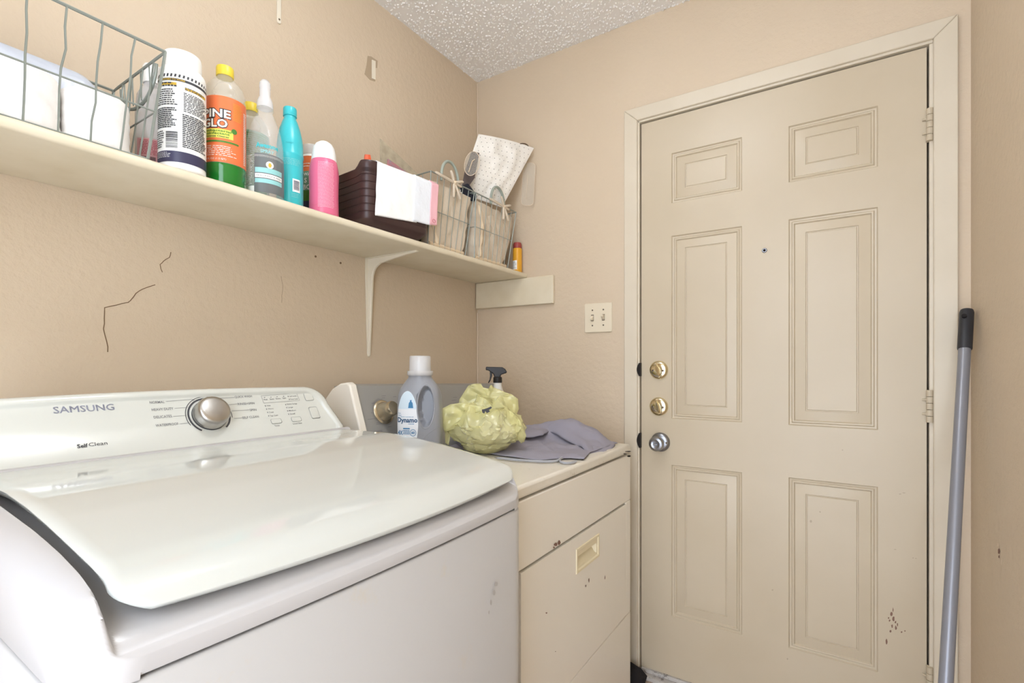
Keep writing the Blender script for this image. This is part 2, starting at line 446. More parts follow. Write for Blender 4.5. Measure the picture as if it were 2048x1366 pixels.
kb = MB().lathe([(.035, -.002), (.035, .003), (.033, .008), (.026, .012), (.016, .014), (.0145, .03), (.017, .036), (.024, .04), (.0265, .047), (.0262, .056), (.023, .063), (.016, .0655), (.0135, .064), (.002, .064)], c, 40, 'y').build('door_knob', 'nickel', door, label='satin nickel door knob with turn button')
MB().box((c.x-.006, -.0725, c.z-.0025), (c.x+.006, -.063, c.z+.0025)).build('turn_button', 'nickel', kb, bevel=.001)
MB().lathe([(.0035, .008), (.0035, .0135), (.001, .014)], (c.x+.025, 0, c.z), 10, 'y').build('screw', 'screw', kb)
# latch / strike plates in the gap
for pxy, h in (((1281, 739), .05), ((1281, 880), .055)):
    p = aty(*pxy, -.003)
    poly = [(.0, -h/2), (.003, -h/2)] + [(-.008*math.sin(math.pi*i/8), -h/2 + h*i/8) for i in range(9)][::-1]
    poly = [(.004, -h/2), (.004, h/2)] + [(-.009*math.sin(math.pi*i/10)-.001, h/2 - h*i/10) for i in range(11)]
    MB().prism([(p.x+a, p.z+b) for a, b in poly], lambda a, b, d: Vector((a, d, b)), -.0175, -.002).build('strike_plate', 'strike_black', door)
# hinges
def hinge(zc, hh=.092):
    x = 1.600
    hg = None
    for k in range(5):
        z0 = zc - hh/2 + k*hh/5
        m_ = MB().lathe([(.0078, z0+.0006), (.008, z0+.0012), (.008, z0+hh/5-.0012), (.0078, z0+hh/5-.0006)], (x, -.0085, 0), 16)
        if hg is None: hg = m_.build('hinge', 'hinge_paint', door)
        else: m_.build('knuckle', 'hinge_paint', hg)
    for dz in (.018, -.022):
        MB().tube([(x-.016, -.004, zc+dz), (x-.004, -.0095, zc+dz)], .0028, 8).build('hinge_pin', 'hinge_paint', hg)
    MB().box((x-.009, -.002, zc-hh/2), (x, .001, zc+hh/2)).build('hinge_leaf', 'hinge_paint', hg)
for zc in (1.816, 1.021, .24): hinge(zc)
# sweep, stop gap
box('door_sweep', (DX0+.002, -.007, -.004), (DX1-.002, .03, .0095), 'threshold', door, bevel=.001)
# ------------------------------------------------------------------ casing, jamb, threshold
tr = empty('trim_1', (0, 0, FZ)); tag(tr, 'painted mitred casing around the door', kind='structure')
OX0, OX1, OZ = .706, 1.660, 2.102; IX0, IX1, IZ = .757, 1.6075, 2.053
def casing(poly, name='casing'):
    MB().prism(poly, lambda a, b, d: Vector((a, d, b)), -.017, -.0005).build(name, 'trim_paint', tr, bevel=.003)
casing([(OX0, FZ+.03), (IX0, FZ+.012), (IX0, IZ), (OX0, OZ)])
casing([(OX0, OZ), (IX0, IZ), (IX1, IZ), (OX1, OZ)])
casing([(IX1, FZ), (OX1, FZ), (OX1, OZ), (IX1, IZ)])
jm = MB()
jm.box((IX0-.004, -.009, FZ), (DX0-.0045, .09, IZ)); jm.build('jamb', 'trim_paint', tr, smooth=0, bevel=.0015)
MB().box((DX1+.005, -.004, FZ), (IX1+.002, .09, IZ)).build('jamb', 'trim_paint', tr, smooth=0, bevel=.001)
MB().box((IX0, -.009, DZ1+.0045), (IX1, .09, IZ+.004)).build('jamb', 'trim_paint', tr, smooth=0, bevel=.0015)
MB().box((DX0-.006, .05, FZ), (DX1+.01, .09, DZ1+.006)).build('gap_backing', 'gap_dark', tr, smooth=0)  # dark-coloured sheet behind the whole slab, fills the gaps round it
thr = box('threshold', (IX0-.002, -.03, FZ), (IX1+.002, .09, -.005), 'threshold', tr, bevel=.003)
# ------------------------------------------------------------------ switch plate
a = aty(1170, 608, 0); b = aty(1225, 664, 0)
sx0, sx1, sz0, sz1 = a.x, b.x, b.z, a.z
print('switch', sx1-sx0, sz1-sz0)
sc = ((sx0+sx1)/2, (sz0+sz1)/2)
sp = empty('light_switch', (sc[0], 0, sc[1])); tag(sp, 'ivory double toggle light switch plate beside the door casing', 'switch')
MB().prism([(sc[0]+u, sc[1]+v) for u, v in rrect(.116, .116, .006)], lambda u, v, d: Vector((u, d, v)), -.0065, 0).build('cover_plate', 'plate_ivory', sp, bevel=.003)
for k, s in enumerate((-1, 1)):
    cx = sc[0]+s*.023
    MB().box((cx-.0055, -.0072, sc[1]-.0125), (cx+.0055, -.006, sc[1]+.0125)).build('slot', 'screw', sp)
    zt = .007 if k else -.007
    MB().prism([(-.0115, 0), (.0115, 0), (.004+zt, .017), (-.004+zt, .017)], lambda u, v, d: Vector((cx+d, -.006-v, sc[1]+u*.9)), -.0045, .0045).build('toggle', 'plate_ivory', sp, bevel=.001)
    for dz in (-.042, .042): MB().lathe([(.0032, .004), (.0032, .0072), (.001, .0078)], (cx, 0, sc[1]+dz*.72), 10, 'y').build('screw', 'screw', sp)

# ------------------------------------------------------------------ ceiling lamp (above and behind the frame)
lx, ly = LAMP_XY
lt = empty('ceiling_lamp', (lx, ly, CZ)); tag(lt, 'round flush-mount ceiling lamp with frosted dome', 'lamp')
MB().lathe([(.07, -.02), (.08, -.012), (.08, 0)], (lx, ly, CZ), 40).build('lamp_base', 'lamp_base', lt)
MB().lathe([(.012, -.09), (.012, -.015)], (lx, ly, CZ), 16).build('stem', 'lamp_base', lt)
MB().lathe([(.01, -.18), (.04, -.176), (.075, -.16), (.094, -.13), (.096, -.11), (.08, -.092), (.012, -.086)], (lx, ly, CZ), 40).build('lamp_dome', 'lamp_glass', lt)

# =================================================================== SHELF
SZ0, SZ1, SXF = 1.513, 1.533, .268
sh = empty('wall_shelf', (0, -1.2, SZ0)); tag(sh, 'cream painted wooden wall shelf with steel bracket holding cleaning supplies', 'shelf')
sb = MB(); ny = 90
def shelf_pt(u, v):
    y = lerp(-2.3, -.001, v); 
    ring = [(.001, SZ0), (SXF-.004, SZ0), (SXF, SZ0+.004), (SXF, SZ1-.004), (SXF-.004, SZ1), (.001, SZ1)]
    return ring
rings = []
for j in range(ny+1):
    y = lerp(-2.3, -.001, j/ny); w1 = .0012*noise.noise(Vector((0, y*14, 3))); w2 = .0008*noise.noise(Vector((5, y*25, 1)))
    rings.append([Vector((x + (w1 if x > .2 else 0), y, z_ + (w2 if x > .2 else 0))) for x, z_ in shelf_pt(0, j/ny)])
sb.loft(rings); sb.build('board', 'shelf_paint', sh, smooth=50)
ca = aty(1110, 553, -.018); cb = aty(1110, 608, -.018)
box('cleat', (.002, -.018, 1.395), (.402, -.0005, 1.5125), 'shelf_paint', sh, bevel=.004)
# bracket
by = atx(741, 600, .01).y
def bracket(parent, y, ztop, zbot, xtip, name='bracket'):
    m_ = MB()
    L = ztop - zbot
    # web outline in x-z, with a swept fillet
    outer = [(.001, zbot), (.001, ztop), (xtip, ztop)]
    inner = []
    inner.append((xtip, ztop-.006))
    for i in range(1, 6): t = i/6; inner.append((lerp(xtip, .075, t), ztop - lerp(.006, .022, t**1.4)))
    cx, cz, rr = .075, ztop-.075, .053
    for i in range(7):
        q = R(90 + 90*i/6); inner.append((cx + rr*math.cos(q)*1.0, cz + rr*math.sin(q)))
    for i in range(1, 7): t = i/6; inner.append((lerp(.022, .006, t), lerp(ztop-.075, zbot, t)))
    poly = outer + inner
    m_.prism(poly, lambda a, b, d: Vector((a, y+d, b)), -.005, .005)
    o = m_.build(name, 'bracket_paint', parent, bevel=.003, seg=3)
    f = MB()
    f.prism([(-.016, ztop), (.016, ztop), (.017, ztop-.05), (.008, zbot+.005), (.004, zbot-.004), (-.004, zbot-.004), (-.008, zbot+.005), (-.017, ztop-.05)], lambda a, b, d: Vector((d, y+a, b)), .0005, .003)
    f.build('flange', 'bracket_paint', o, bevel=.001)
    f = MB()
    f.prism([(-.016, 0), (.016, 0), (.016, .04), (.007, xtip), (-.007, xtip), (-.016, .04)], lambda a, b, d: Vector((b, y+a, d)), ztop-.003, ztop-.0003)
    f.build('flange', 'bracket_paint', o, bevel=.001)
    for zz in (ztop-.03, ztop-.13, zbot+.012):
        MB().lathe([(.004, .002), (.004, .004), (.001, .0052)], (0, y+(.0115 if zz > zbot+.05 else 0), zz), 10, 'x').build('screw', 'bracket_paint', o)
    return o
bracket(sh, by, SZ0, 1.171, .235)
# a lone bracket leg near the ceiling
p = atx(557, 48, 0)
lb = empty('bracket_strip', (0, p.y, p.z)); tag(lb, 'cream metal bracket strip screwed high on the wall near ceiling', 'bracket')
MB().prism([(p.y+a, p.z+b) for a, b in [(-.0065, .25), (.0065, .25), (.0065, .006), (.004, .001), (0, 0), (-.004, .001), (-.0065, .006)]], lambda a, b, d: Vector((d, a, b)), .0005, .004).build('strip', 'bracket_paint', lb, bevel=.001)
MB().lathe([(.0028, .002), (.0028, .0048), (.001, .0055)], (0, p.y, p.z+.012), 10, 'x').build('screw', 'screw', lb)

# =================================================================== WASHER
WY0, WY1 = yr(.133), yr(.829); WYC = (WY0+WY1)/2; WHW = (WY1-WY0)/2
WXB, WXF, WSEAM = .15, .873, .867
wa = empty('washing_machine', (WXB, WYC, FZ)); tag(wa, 'white top-load washing machine with closed glossy lid and steel dial', 'washer')
def halfw(x, rc=.05):
    d = x - (WXF - rc)
    return WHW - (rc - math.sqrt(max(0, rc*rc - d*d)) if d > 0 else 0)
def bow(v): return .009 * (1 - v*v)
def front_ring(inset, zz):
    pts = []
    hw = WHW - inset; rc = .05
    pts.append((WXB, WYC-hw)); 
    for i in range(9):
        q = R(-90 + 90*i/8); pts.append((WXF-inset-rc+rc*math.cos(q), WYC-hw+rc+rc*math.sin(q)))
    for i in range(1, 12):
        v = lerp(-1, 1, i/12); pts.append((WXF-inset + bow(v) if abs(v) < .99 else WXF-inset, WYC + v*(hw-rc)))
    for i in range(9):
        q = R(0 + 90*i/8); pts.append((WXF-inset-rc+rc*math.cos(q), WYC+hw-rc+rc*math.sin(q)))
    pts.append((WXB, WYC+hw))
    return [Vector((x, y, zz)) for x, y in pts]
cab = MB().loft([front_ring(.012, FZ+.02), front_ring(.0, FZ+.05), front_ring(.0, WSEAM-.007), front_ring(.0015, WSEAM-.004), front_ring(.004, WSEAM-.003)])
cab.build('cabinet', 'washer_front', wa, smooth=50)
for sx_ in (WXB+.06, WXF-.08):
    for sy_ in (WYC-WHW+.06, WYC+WHW-.06):
        MB().lathe([(.022, FZ), (.022, FZ+.012), (.012, FZ+.014), (.012, FZ+.022)], (sx_, sy_, 0), 16).build('foot', 'rag_black', wa)
ZS = [(.15,.985),(.34,.978),(.41,.974),(.55,.967),(.67,.961),(.745,.954),(.80,.9455),(.835,.935),(.855,.922),(.867,.908),(.873,.894)]
ZK = [(.15,.958),(.67,.935),(.78,.921),(.82,.912),(.845,.9055),(.86,.898),(.868,.890),(.873,.880)]
LY0, LY1 = yr(.172), yr(.808)
def smoothtab(x, t, h=.008): return (table(x-h, t) + 2*table(x, t) + table(x+h, t))/4
def cover(u, v):
    x = WXB + (WXF-WXB)*(1-(1-u)**1.6); vv = 2*v-1
    vv = math.copysign(1-(1-abs(vv))**1.25, vv)
    hw = halfw(x); y = WYC + vv*hw
    zs = smoothtab(x, ZS); r = .034; d = (1-abs(vv))*hw
    if d < r: zs -= r - math.sqrt(r*r - (r-d)**2)
    m_ = sstep(LY0-.009, LY0-.004, y) * (1 - sstep(LY1+.004, LY1+.009, y)) * sstep(.345, .352, x)
    z_ = lerp(zs, min(zs, smoothtab(x, ZK)), m_)
    return Vector((x + bow(vv)*sstep(.7, .87, x), y, z_))
NU, NV = 120, 240
cv = MB().grid(cover, NU, NV)
# skirt down to the seam
n1 = NV+1
border = [0*n1+j for j in range(NV, -1, -1)] + [i*n1 for i in range(1, NU+1)] + [NU*n1+j for j in range(1, NV+1)] + [i*n1+NV for i in range(NU-1, 0, -1)]
top = [cv.v[i] for i in border]
k = len(cv.v)
cv.v += [Vector((p.x, p.y, WSEAM+.003)) for p in top]; cv.v += [Vector((p.x-.002*(p.x > .8), p.y - math.copysign(.002, p.y-WYC), WSEAM)) for p in top]
nb = len(border)
for i in range(nb):
    j = (i+1) % nb
    cv.f.append((border[i], border[j], k+j, k+i)); cv.f.append((k+i, k+j, k+nb+j, k+nb+i))
cv.build('top_cover', 'washer_pearl', wa, smooth=60)
ZL = [(.35,.980),(.42,.9795),(.515,.982),(.60,.977),(.67,.9695),(.745,.9595),(.80,.952),(.835,.944),(.855,.933),(.866,.920),(.870,.912)]
def lidf(u, v):
    vv = 2*v-1
    x0, x1 = .352, .866
    x = x0 + (x1-x0)*(1-(1-u)**1.5)
    hw = (LY1-LY0)/2; rc = .034; d = x-(x1-rc)
    if d > 0: hw -= rc - math.sqrt(max(0, rc*rc-d*d))
    y = (LY0+LY1)/2 + vv*hw
    z_ = smoothtab(x, ZL, .006)
    de = (1-abs(vv))*hw
    if de < .008: z_ -= .004*(1-de/.008)**2*(1-sstep(.8, .85, x))
    z_ -= .004*(1-vv*vv)*sstep(.75, .866, x)
    return Vector((x + .010*(1-vv*vv)*sstep(.6, .866, x), y, z_))
MB().grid(lidf, 60, 80).build('lid', 'washer_lid', wa, smooth=60, solid=.011, bevel=.0025)
# control panel
PP0 = Vector((.347, WYC, .962)); PU = Vector((0, 1, 0)); PV = Vector((-.521, 0, .8535)).normalized(); PN = Vector((.8535, 0, .521)).normalized()
PH = .146
def pf(u, v, d=0.0): return PP0 + PU*u + PV*v + PN*d
def panel_outline(ins):
    pts = []; hb, ht, rt, rb = .342-ins, .322-ins, .052-ins*.6, .03
    y0, y1 = ins*.4, PH-ins
    def arch(u): return .006*(1-(u/ht)**2)
    pts += [(-hb+rb, y0)] + [(lerp(-hb+rb, hb-rb, i/10), y0) for i in range(1, 10)] + [(hb-rb, y0)]
    for i in range(1, 7): q = R(-90+85*i/6); pts.append((hb-rb+rb*math.cos(q), y0+rb+rb*math.sin(q)))
    for i in range(0, 9): q = R(0+90*i/8); pts.append((ht-rt+rt*math.cos(q), y1-rt+rt*math.sin(q)))
    for i in range(1, 20): u = lerp(ht-rt, -ht+rt, i/20); pts.append((u, y1 + arch(u) - arch(ht-rt)))
    for i in range(0, 9): q = R(90+90*i/8); pts.append((-ht+rt+rt*math.cos(q), y1-rt+rt*math.sin(q)))
    for i in range(1, 7): q = R(185+85*i/6); pts.append((-hb+rb+rb*math.cos(q), y0+rb+rb*math.sin(q)))
    return pts
cp = MB(); rings = []
for ins, d in ((.004, -.12), (0, -.06), (0, -.012), (.002, -.004), (.007, 0), (.014, 0), (.017, -.0015), (.019, -.005), (.022, -.006)):
    rings.append([pf(u, v, d) for u, v in panel_outline(ins)])
cp.loft(rings)
cpo = cp.build('control_panel', 'panel_gloss', wa, smooth=50)
# skirt between panel and deck
PD = -.006
def puv(px, py):
    q = atplane(px, py, pf(0, 0, PD), PN) - pf(0, 0, PD); return q.dot(PU), q.dot(PV)
def pfn(u, v): return pf(u, v, PD+.0006)
# dial
du, dv = puv(419, 831)
def on_panel(prof, mname, name, parent, u, v, n=48, d0=PD):
    m_ = MB().lathe(prof, (0,0,0), n)
    m_.v = [pf(u + p.x, v + p.y, d0 + p.z) for p in m_.v]; return m_.build(name, mname, parent, smooth=35)
RK = .0335
dial = on_panel([(RK, 0), (RK, .003), (RK-.002, .0035)], 'ink_dark', 'dial', wa, du, dv)
on_panel([(RK-.0005, .003), (RK-.0015, .022), (RK-.004, .027), (RK-.0065, .029), (RK-.012, .0302), (.002, .031)], 'knob_steel', 'dial_cap', dial, du, dv)
def arc_into(mb, r0, r1, a0, a1, n=40, c=(du, dv)):
    vs = []; fs = []
    for i in range(n+1):
        q = R(lerp(a0, a1, i/n)); vs += [pfn(c[0]+r0*math.cos(q), c[1]+r0*math.sin(q)), pfn(c[0]+r1*math.cos(q), c[1]+r1*math.sin(q))]
    for i in range(n): fs.append((2*i, 2*i+1, 2*i+3, 2*i+2))
    mb.add(vs, fs)
m_ = MB(); arc_into(m_, .0375, .041, -50, 235); arc_into(m_, .0435, .0448, -12, 205); m_.build('dial_scale', 'ink_dark', cpo)
def ptext(mb, txt, p0, p1, bold=0.0, h=None):
    u0, v0 = puv(*p0); u1, v1 = puv(*p1)
    text_into(mb, txt, pfn, u0, (v0+v1)/2, width=u1-u0, height=h, bold=bold)
m_ = MB()
for k_ in range(3): ptext(m_, 'SAMSUNG', (107+k_*.45, 826), (229+k_*.45, 821), h=.0125)
m_.build('brand_lettering', 'logo_lilac', cpo, label='silver lilac brand lettering')
m_ = MB(); ptext(m_, 'Self', (155, 897), (176, 894), bold=.025, h=.0068); ptext(m_, 'Clean', (178, 893.5), (215, 889), h=.0068); m_.build('lettering', 'ink_dark', cpo)
m_ = MB()
for t, a, b in (('NORMAL',(300,809),(329,805)),('HEAVY DUTY',(304,823),(347,819)),('DELICATES',(308,838),(344,834)),('WATERPROOF',(312,854),(357,850)),
                ('QUICK WASH',(470,797),(504,794)),('RINSE+SPIN',(476,811),(509,808)),('SPIN',(500,823),(513,821)),('SELF CLEAN',(485,838),(518,835))):
    ptext(m_, t, a, b, bold=.008, h=.0054)
def pline(mb, pts, w_=.0007):
    P = [puv(*p) for p in pts]
    for (u0, v0), (u1, v1) in zip(P, P[1:]):
        d = Vector((u1-u0, v1-v0)); n = Vector((-d.y, d.x)).normalized()*w_/2
        mb.add([pfn(u0+n.x, v0+n.y), pfn(u1+n.x, v1+n.y), pfn(u1-n.x, v1-n.y), pfn(u0-n.x, v0-n.y)], [(0,1,2,3)])
for pts in (((332,803),(384,799),(390,803)),((349,817),(375,815)),((346,833),(373,831)),((360,848),(376,846)),((430,799),(434,797),(468,795)),((454,810),(474,808)),((463,822),(498,820)),((468,837),(484,836))): pline(m_, pts)
for t, a, b in (('Wash',(527,801),(535,800)),('Rinse',(540,800),(548,799)),('Extra',(552,799),(561,798)),('Spin',(565,798),(572,797)),
                ('Lid Lock',(579,794),(593,793)),('Door Lock',(581,800),(596,799)),('Hot',(534,813),(541,812)),('Warm',(536,819.5),(547,818.5)),('Cold',(538,826.5),(547,825.5)),('Tap Cold',(540,833.5),(556,831.5)),
                ('Extra Large',(574,810),(594,808)),('Large',(576,816.5),(586,815.5)),('Medium',(578,823),(592,821.5)),('Small',(580,829.5),(590,828.5)),
                ('Temp.',(549,853),(560,852)),('Load Size',(586,849),(604,847)),('POWER',(611,800.5),(626,798.5)),('START',(622,829),(634,827)),('PAUSE',(624,834),(637,832))):
    ptext(m_, t, a, b, bold=.01, h=.0034)
for x, y in ((529,795),(541.5,794.5),(554,794),(567,793)):
    u, v = puv(x, y); quad_into(m_, pfn, u-.0014, v-.0008, u+.0014, v+.0008)
for x, y in ((576,793),(578.5,799),(530.5,812),(533,818.5),(535,825),(537,832),(571,809.5),(573,815.5),(575,822),(577,828.5)):
    u, v = puv(x, y); quad_into(m_, pfn, u-.0009, v-.0016, u+.0009, v+.0016)
pline(m_, ((522,792),(593,787),(599,801),(527,806.5),(522,792)), .0006)
u, v = puv(616, 792.5); arc_into(m_, .0036, .0044, -240, 60, 16, (u, v)); quad_into(m_, pfn, u-.0004, v+.001, u+.0004, v+.005)
pline(m_, ((622,818),(628,820.5),(623.5,822.5),(622,818)), .0006); pline(m_, ((628.5,817),(630,822.5)), .0008)
m_.build('lettering', 'ink_grey', cpo, kind='stuff')
def pbutton(px, py, w_, h_):
    u, v = puv(px, py); mm = MB()
    mm.prism([(u+a, v+b) for a, b in rrect(w_, h_, .0035)], lambda a, b, d: pf(a, b, PD+d), 0, .0016); return mm.build('button', 'panel_gloss', wa, bevel=.0008)
for b_ in ((552.5,842.5,.024,.0115),(592.5,838.5,.024,.0115),(617,794,.022,.020),(628.5,825.5,.022,.030)): pbutton(*b_)
m_ = MB()
for (px, py, w_, h_) in ((552.5,842.5,.0245,.012),(592.5,838.5,.0245,.012),(617,794,.0225,.0205),(628.5,825.5,.0225,.0305)):
    u, v = puv(px, py); o_ = rrect(w_, h_, .0037); n = len(o_)
    for i in range(n):
        a, b = o_[i], o_[(i+1) % n]
        m_.add([pfn(u+a[0], v+a[1]), pfn(u+b[0], v+b[1]), pfn(u+b[0]*1.05, v+b[1]*1.05), pfn(u+a[0]*1.05, v+a[1]*1.05)], [(0,1,2,3)])
m_.build('button_outline', 'ink_grey', cpo, kind='stuff')
P = [Vector((.356 - .004*abs(lerp(-1, 1, i/30))**6, WYC + lerp(-.336, .336, i/30), .9725)) for i in range(31)]
MB().tube(P, .0105, 12).build('panel_bead', 'washer_pearl', wa)
# rear housing under the panel
MB().box((WXB, WYC-.335, .95), (.30, WYC+.335, .99)).build('rear_housing', 'washer_white', wa, bevel=.01)

# =================================================================== DRYER
DY0, DY1 = yr(.925), yr(1.684); DXB, DXF = .08, .777; DT = .862
dr = empty('clothes_dryer', ((DXB+DXF)/2, (DY0+DY1)/2, FZ)); tag(dr, 'almond front-load clothes dryer with drop-down hamper door', 'dryer')
box('cabinet', (DXB, DY0+.003, FZ+.015), (DXF-.032, DY1-.003, .828), 'dryer_almond', dr, bevel=.006)
for sx_ in (DXB+.06, DXF-.07):
    for sy_ in (DY0+.06, DY1-.06): MB().lathe([(.02, FZ), (.02, FZ+.016)], (sx_, sy_, 0), 14).build('foot', 'rag_black', dr)
MB().box((DXB, DY0, .8315), (DXF, DY1, DT)).build('worktop', 'dryer_top', dr, bevel=.008, seg=3)
# front: upper panel, hamper door, toe panel
box('front_panel', (DXF-.032, DY0+.003, .6685), (DXF-.001, DY1-.003, .8265), 'dryer_almond', dr, bevel=.003)
dm = MB()
hy0, hy1, hz0, hz1 = yr(1.2417), yr(1.3976), .5615, .629
for (a, b, c, d) in ((DY0+.03, hy0, .2835, .6625), (hy1, DY1-.05, .2835, .6625), (hy0, hy1, .2835, hz0), (hy0, hy1, hz1, .6625)):
    dm.add([(DXF, a, c), (DXF, b, c), (DXF, b, d), (DXF, a, d)], [(0,1,2,3)])
a, b, c, d = DY0+.03, DY1-.05, .2835, .6625
dm.add([(DXF,a,c),(DXF,b,c),(DXF,b,d),(DXF,a,d),(DXF-.015,a,c),(DXF-.015,b,c),(DXF-.015,b,d),(DXF-.015,a,d)], [(0,1,5,4),(1,2,6,5),(2,3,7,6),(3,0,4,7)])
weld(dm); hd = dm.build('hamper_door', 'dryer_almond', dr, smooth=30)
def hring(ins, x): return [Vector((x, yy, zz)) for yy, zz in ((hy0+ins, hz0+ins), (hy1-ins, hz0+ins), (hy1-ins, hz1-ins), (hy0+ins, hz1-ins))]
hm = MB(); rg = [hring(-.001, DXF), hring(0, DXF+.003), hring(.006, DXF+.003), hring(.009, DXF)]
rg.append([Vector((DXF-.001, hy0+.014, hz0+.014)), Vector((DXF-.001, hy1-.014, hz0+.014)), Vector((DXF-.001, hy1-.014, hz1-.024)), Vector((DXF-.001, hy0+.014, hz1-.024))])
rg.append([Vector((DXF-.004, hy0+.02, hz0+.018)), Vector((DXF-.004, hy1-.02, hz0+.018)), Vector((DXF-.022, hy1-.02, hz1-.026)), Vector((DXF-.022, hy0+.02, hz1-.026))])
hm.loft(rg, cap=False); k = len(hm.v)-4; hm.f.append((k, k+1, k+2, k+3))
hm.build('door_handle', 'handle_cream', hd, smooth=20)
box('toe_panel', (DXF-.032, DY0+.003, FZ+.03), (DXF-.001, DY1-.003, .278), 'dryer_almond', dr, bevel=.003)
box('side_edge', (DXF-.032, DY1-.0465, .279), (DXF-.001, DY1-.003, .668), 'dryer_almond', dr, bevel=.003)
box('seam_backing', (DXF-.031, DY0+.006, .272), (DXF-.017, DY1-.05, .675), 'seam', dr)
# console: slanted silver fascia between almond end caps
A0 = Vector((.296, 0, .8625)); A1 = Vector((.219, 0, 1.0775)); DV = (A1-A0).normalized(); DN = Vector((DV.z, 0, -DV.x)); DL = (A1-A0).length
CY0, CY1 = yr(.947), yr(1.66)
def ctop(y): return -.018*(y-CY0)/(CY1-CY0)
cm = MB()
def cs(y, ins=0.0): return [Vector((.296, y, .8625)), Vector((.219, y, 1.0775+ctop(y))), Vector((.20, y, 1.083+ctop(y))), Vector((.13, y, 1.075+ctop(y))), Vector((.10, y, .8625))]
cm.loft([cs(CY0), cs((CY0+CY1)/2), cs(CY1)]); con = cm.build('console', 'dryer_panel', dr, smooth=30)
for y0, y1 in ((yr(.922), CY0), (CY1, yr(1.684))):
    pr = [(.306, .8625), (.2285, 1.0815), (.215, 1.088), (.185, 1.084), (.15, 1.068), (.12, 1.04), (.105, 1.0), (.1, .8625)]
    yc_ = (y0+y1)/2
    MB().prism(pr, lambda a, b, d: Vector((a, d, b + ctop(yc_))), y0, y1).build('end_cap', 'handle_cream' if False else 'dryer_almond', dr, bevel=.005, seg=3)
def dfn(y, v, d=.0006): return Vector((A0.x, y, A0.z)) + DV*v + DN*d
def dyv(px, py):
    q = atplane(px, py, A0, DN); return q.y, (q-A0).dot(DV)
ky, kv = dyv(767, 824)
def on_dryer(prof, mname, name, parent, n=40):
    m_ = MB().lathe(prof, (0,0,0), n); m_.v = [dfn(ky+p.x, kv+p.y, p.z) for p in m_.v]; return m_.build(name, mname, parent, smooth=35)
dk = on_dryer([(.037, 0), (.037, .002), (.035, .004), (.03, .006)], 'dryer_knob', 'timer_knob', dr)
on_dryer([(.03, .005), (.027, .012), (.024, .02), (.0225, .03), (.0215, .042), (.019, .046), (.002, .047)], 'dryer_knob', 'knob_cap', dk)
m_ = MB()
for r0, r1, a0, a1 in ((.0395, .0405, 80, 330), (.0425, .0431, 95, 215)):
    vs = []; fs = []
    for i in range(31):
        q = R(lerp(a0, a1, i/30)); vs += [dfn(ky+r*math.cos(q), kv+r*math.sin(q)) for r in (r0, r1)]
    for i in range(30): fs.append((2*i, 2*i+1, 2*i+3, 2*i+2))
    m_.add(vs, fs)
rg_ = random.Random(3)
for px0, px1, py in ((735,752,839),(743,750,807),(742,751,826),(752,758,849),(757,764,848),(763,772,792),(776,784,854),(786,793,794),(906,914,795),(903,912,801),(752,760,846),(764,770,796)):
    y0, v0 = dyv(px0, py); y1, v1 = dyv(px1, py); rows_into(m_, lambda a, b: dfn(a, b), y0, v0-.0012, y1, v0+.0012, 1, rg_, ragged=.05)
y0, v0 = dyv(745, 866); y1, _ = dyv(765, 863); text_into(m_, 'AUTOMATIC', lambda a, b: dfn(a, b), y0, v0, width=y1-y0, height=.0045, bold=.02)
m_.build('dial_print', 'ink_grey', con, kind='stuff')

# =================================================================== THINGS ON THE SHELF
TOP = SZ1 + .0012
def shelf_c(px, x): p = atx(px, 400, x); return Vector((x, p.y, TOP))
def thing(name, c, label, cat, group=None): e = empty(name, c); return tag(e, label, cat, group)
def arcpatch(fn, u0, u1, v0, v1, nu=20, nv=6):
    return MB().grid(lambda a, b: fn(lerp(u0, u1, a), lerp(v0, v1, b)), nu, nv)

# ---- wire basket builder
def wire_basket(name, label, yb, yt, xb, xt, z0, h, pitch, mids, rr=.0026, rw=.0014, wob=0.0, group=None, rzigs=None):
    cy = (yb[0]+yb[1])/2
    e = thing(name, ((xb[0]+xb[1])/2, cy, z0), label, 'basket', group)
    def corner(t): 
        x0, x1 = lerp(xb[0], xt[0], t), lerp(xb[1], xt[1], t); y0, y1 = lerp(yb[0], yt[0], t), lerp(yb[1], yt[1], t); zz = z0 + rw + h*t
        return [Vector((x0, y0, zz)), Vector((x1, y0, zz)), Vector((x1, y1, zz)), Vector((x0, y1, zz))]
    def ring(t, r):
        P = []; C = corner(t)
        for i in range(4):
            a, b = C[i], C[(i+1) % 4]; n = 10
            for k in range(n): P.append(a.lerp(b, k/n))
        MB().tube(P, r, 6, closed=True).build('rim' if t > .99 else 'wire', 'wire', e)
    ring(1, rr); ring(0, rw)
    for t in mids: ring(t, rw)
    for side in range(4):
        A0, A1 = corner(0)[side], corner(0)[(side+1) % 4]; B0, B1 = corner(1)[side], corner(1)[(side+1) % 4]
        n = max(2, round((A1-A0).length/pitch))
        for k in range(n):
            t = k/n; a = A0.lerp(A1, t); b = B0.lerp(B1, t)
            path = []
            for j in range(7):
                p = a.lerp(b, j/6)
                if wob and 0 < j < 6: p = p + (A1-A0).normalized()*wob*noise.noise(Vector((k*3.1+side*7, j*1.3, 2)))
                path.append(p)
            MB().tube(path, rw*(1.6 if k == 0 else 1), 6).build('wire', 'wire', e)
    n = max(2, round((yb[1]-yb[0])/pitch/1.0))
    for k in range(1, n):
        y = lerp(yb[0], yb[1], k/n); MB().tube([(xb[0], y, z0+rw), (xb[1], y, z0+rw)], rw, 6).build('wire', 'wire', e)
    return e
# ---- big basket with tissue rolls
bk = wire_basket('wire_basket', 'large grey-green wire basket holding white paper rolls, at the shelf end', (yr(-.02), yr(.421)), (yr(-.05), yr(.440)), (.05, .258), (.035, .285), TOP, .208, .046, (.44,), .0028, .0017, wob=.0045)
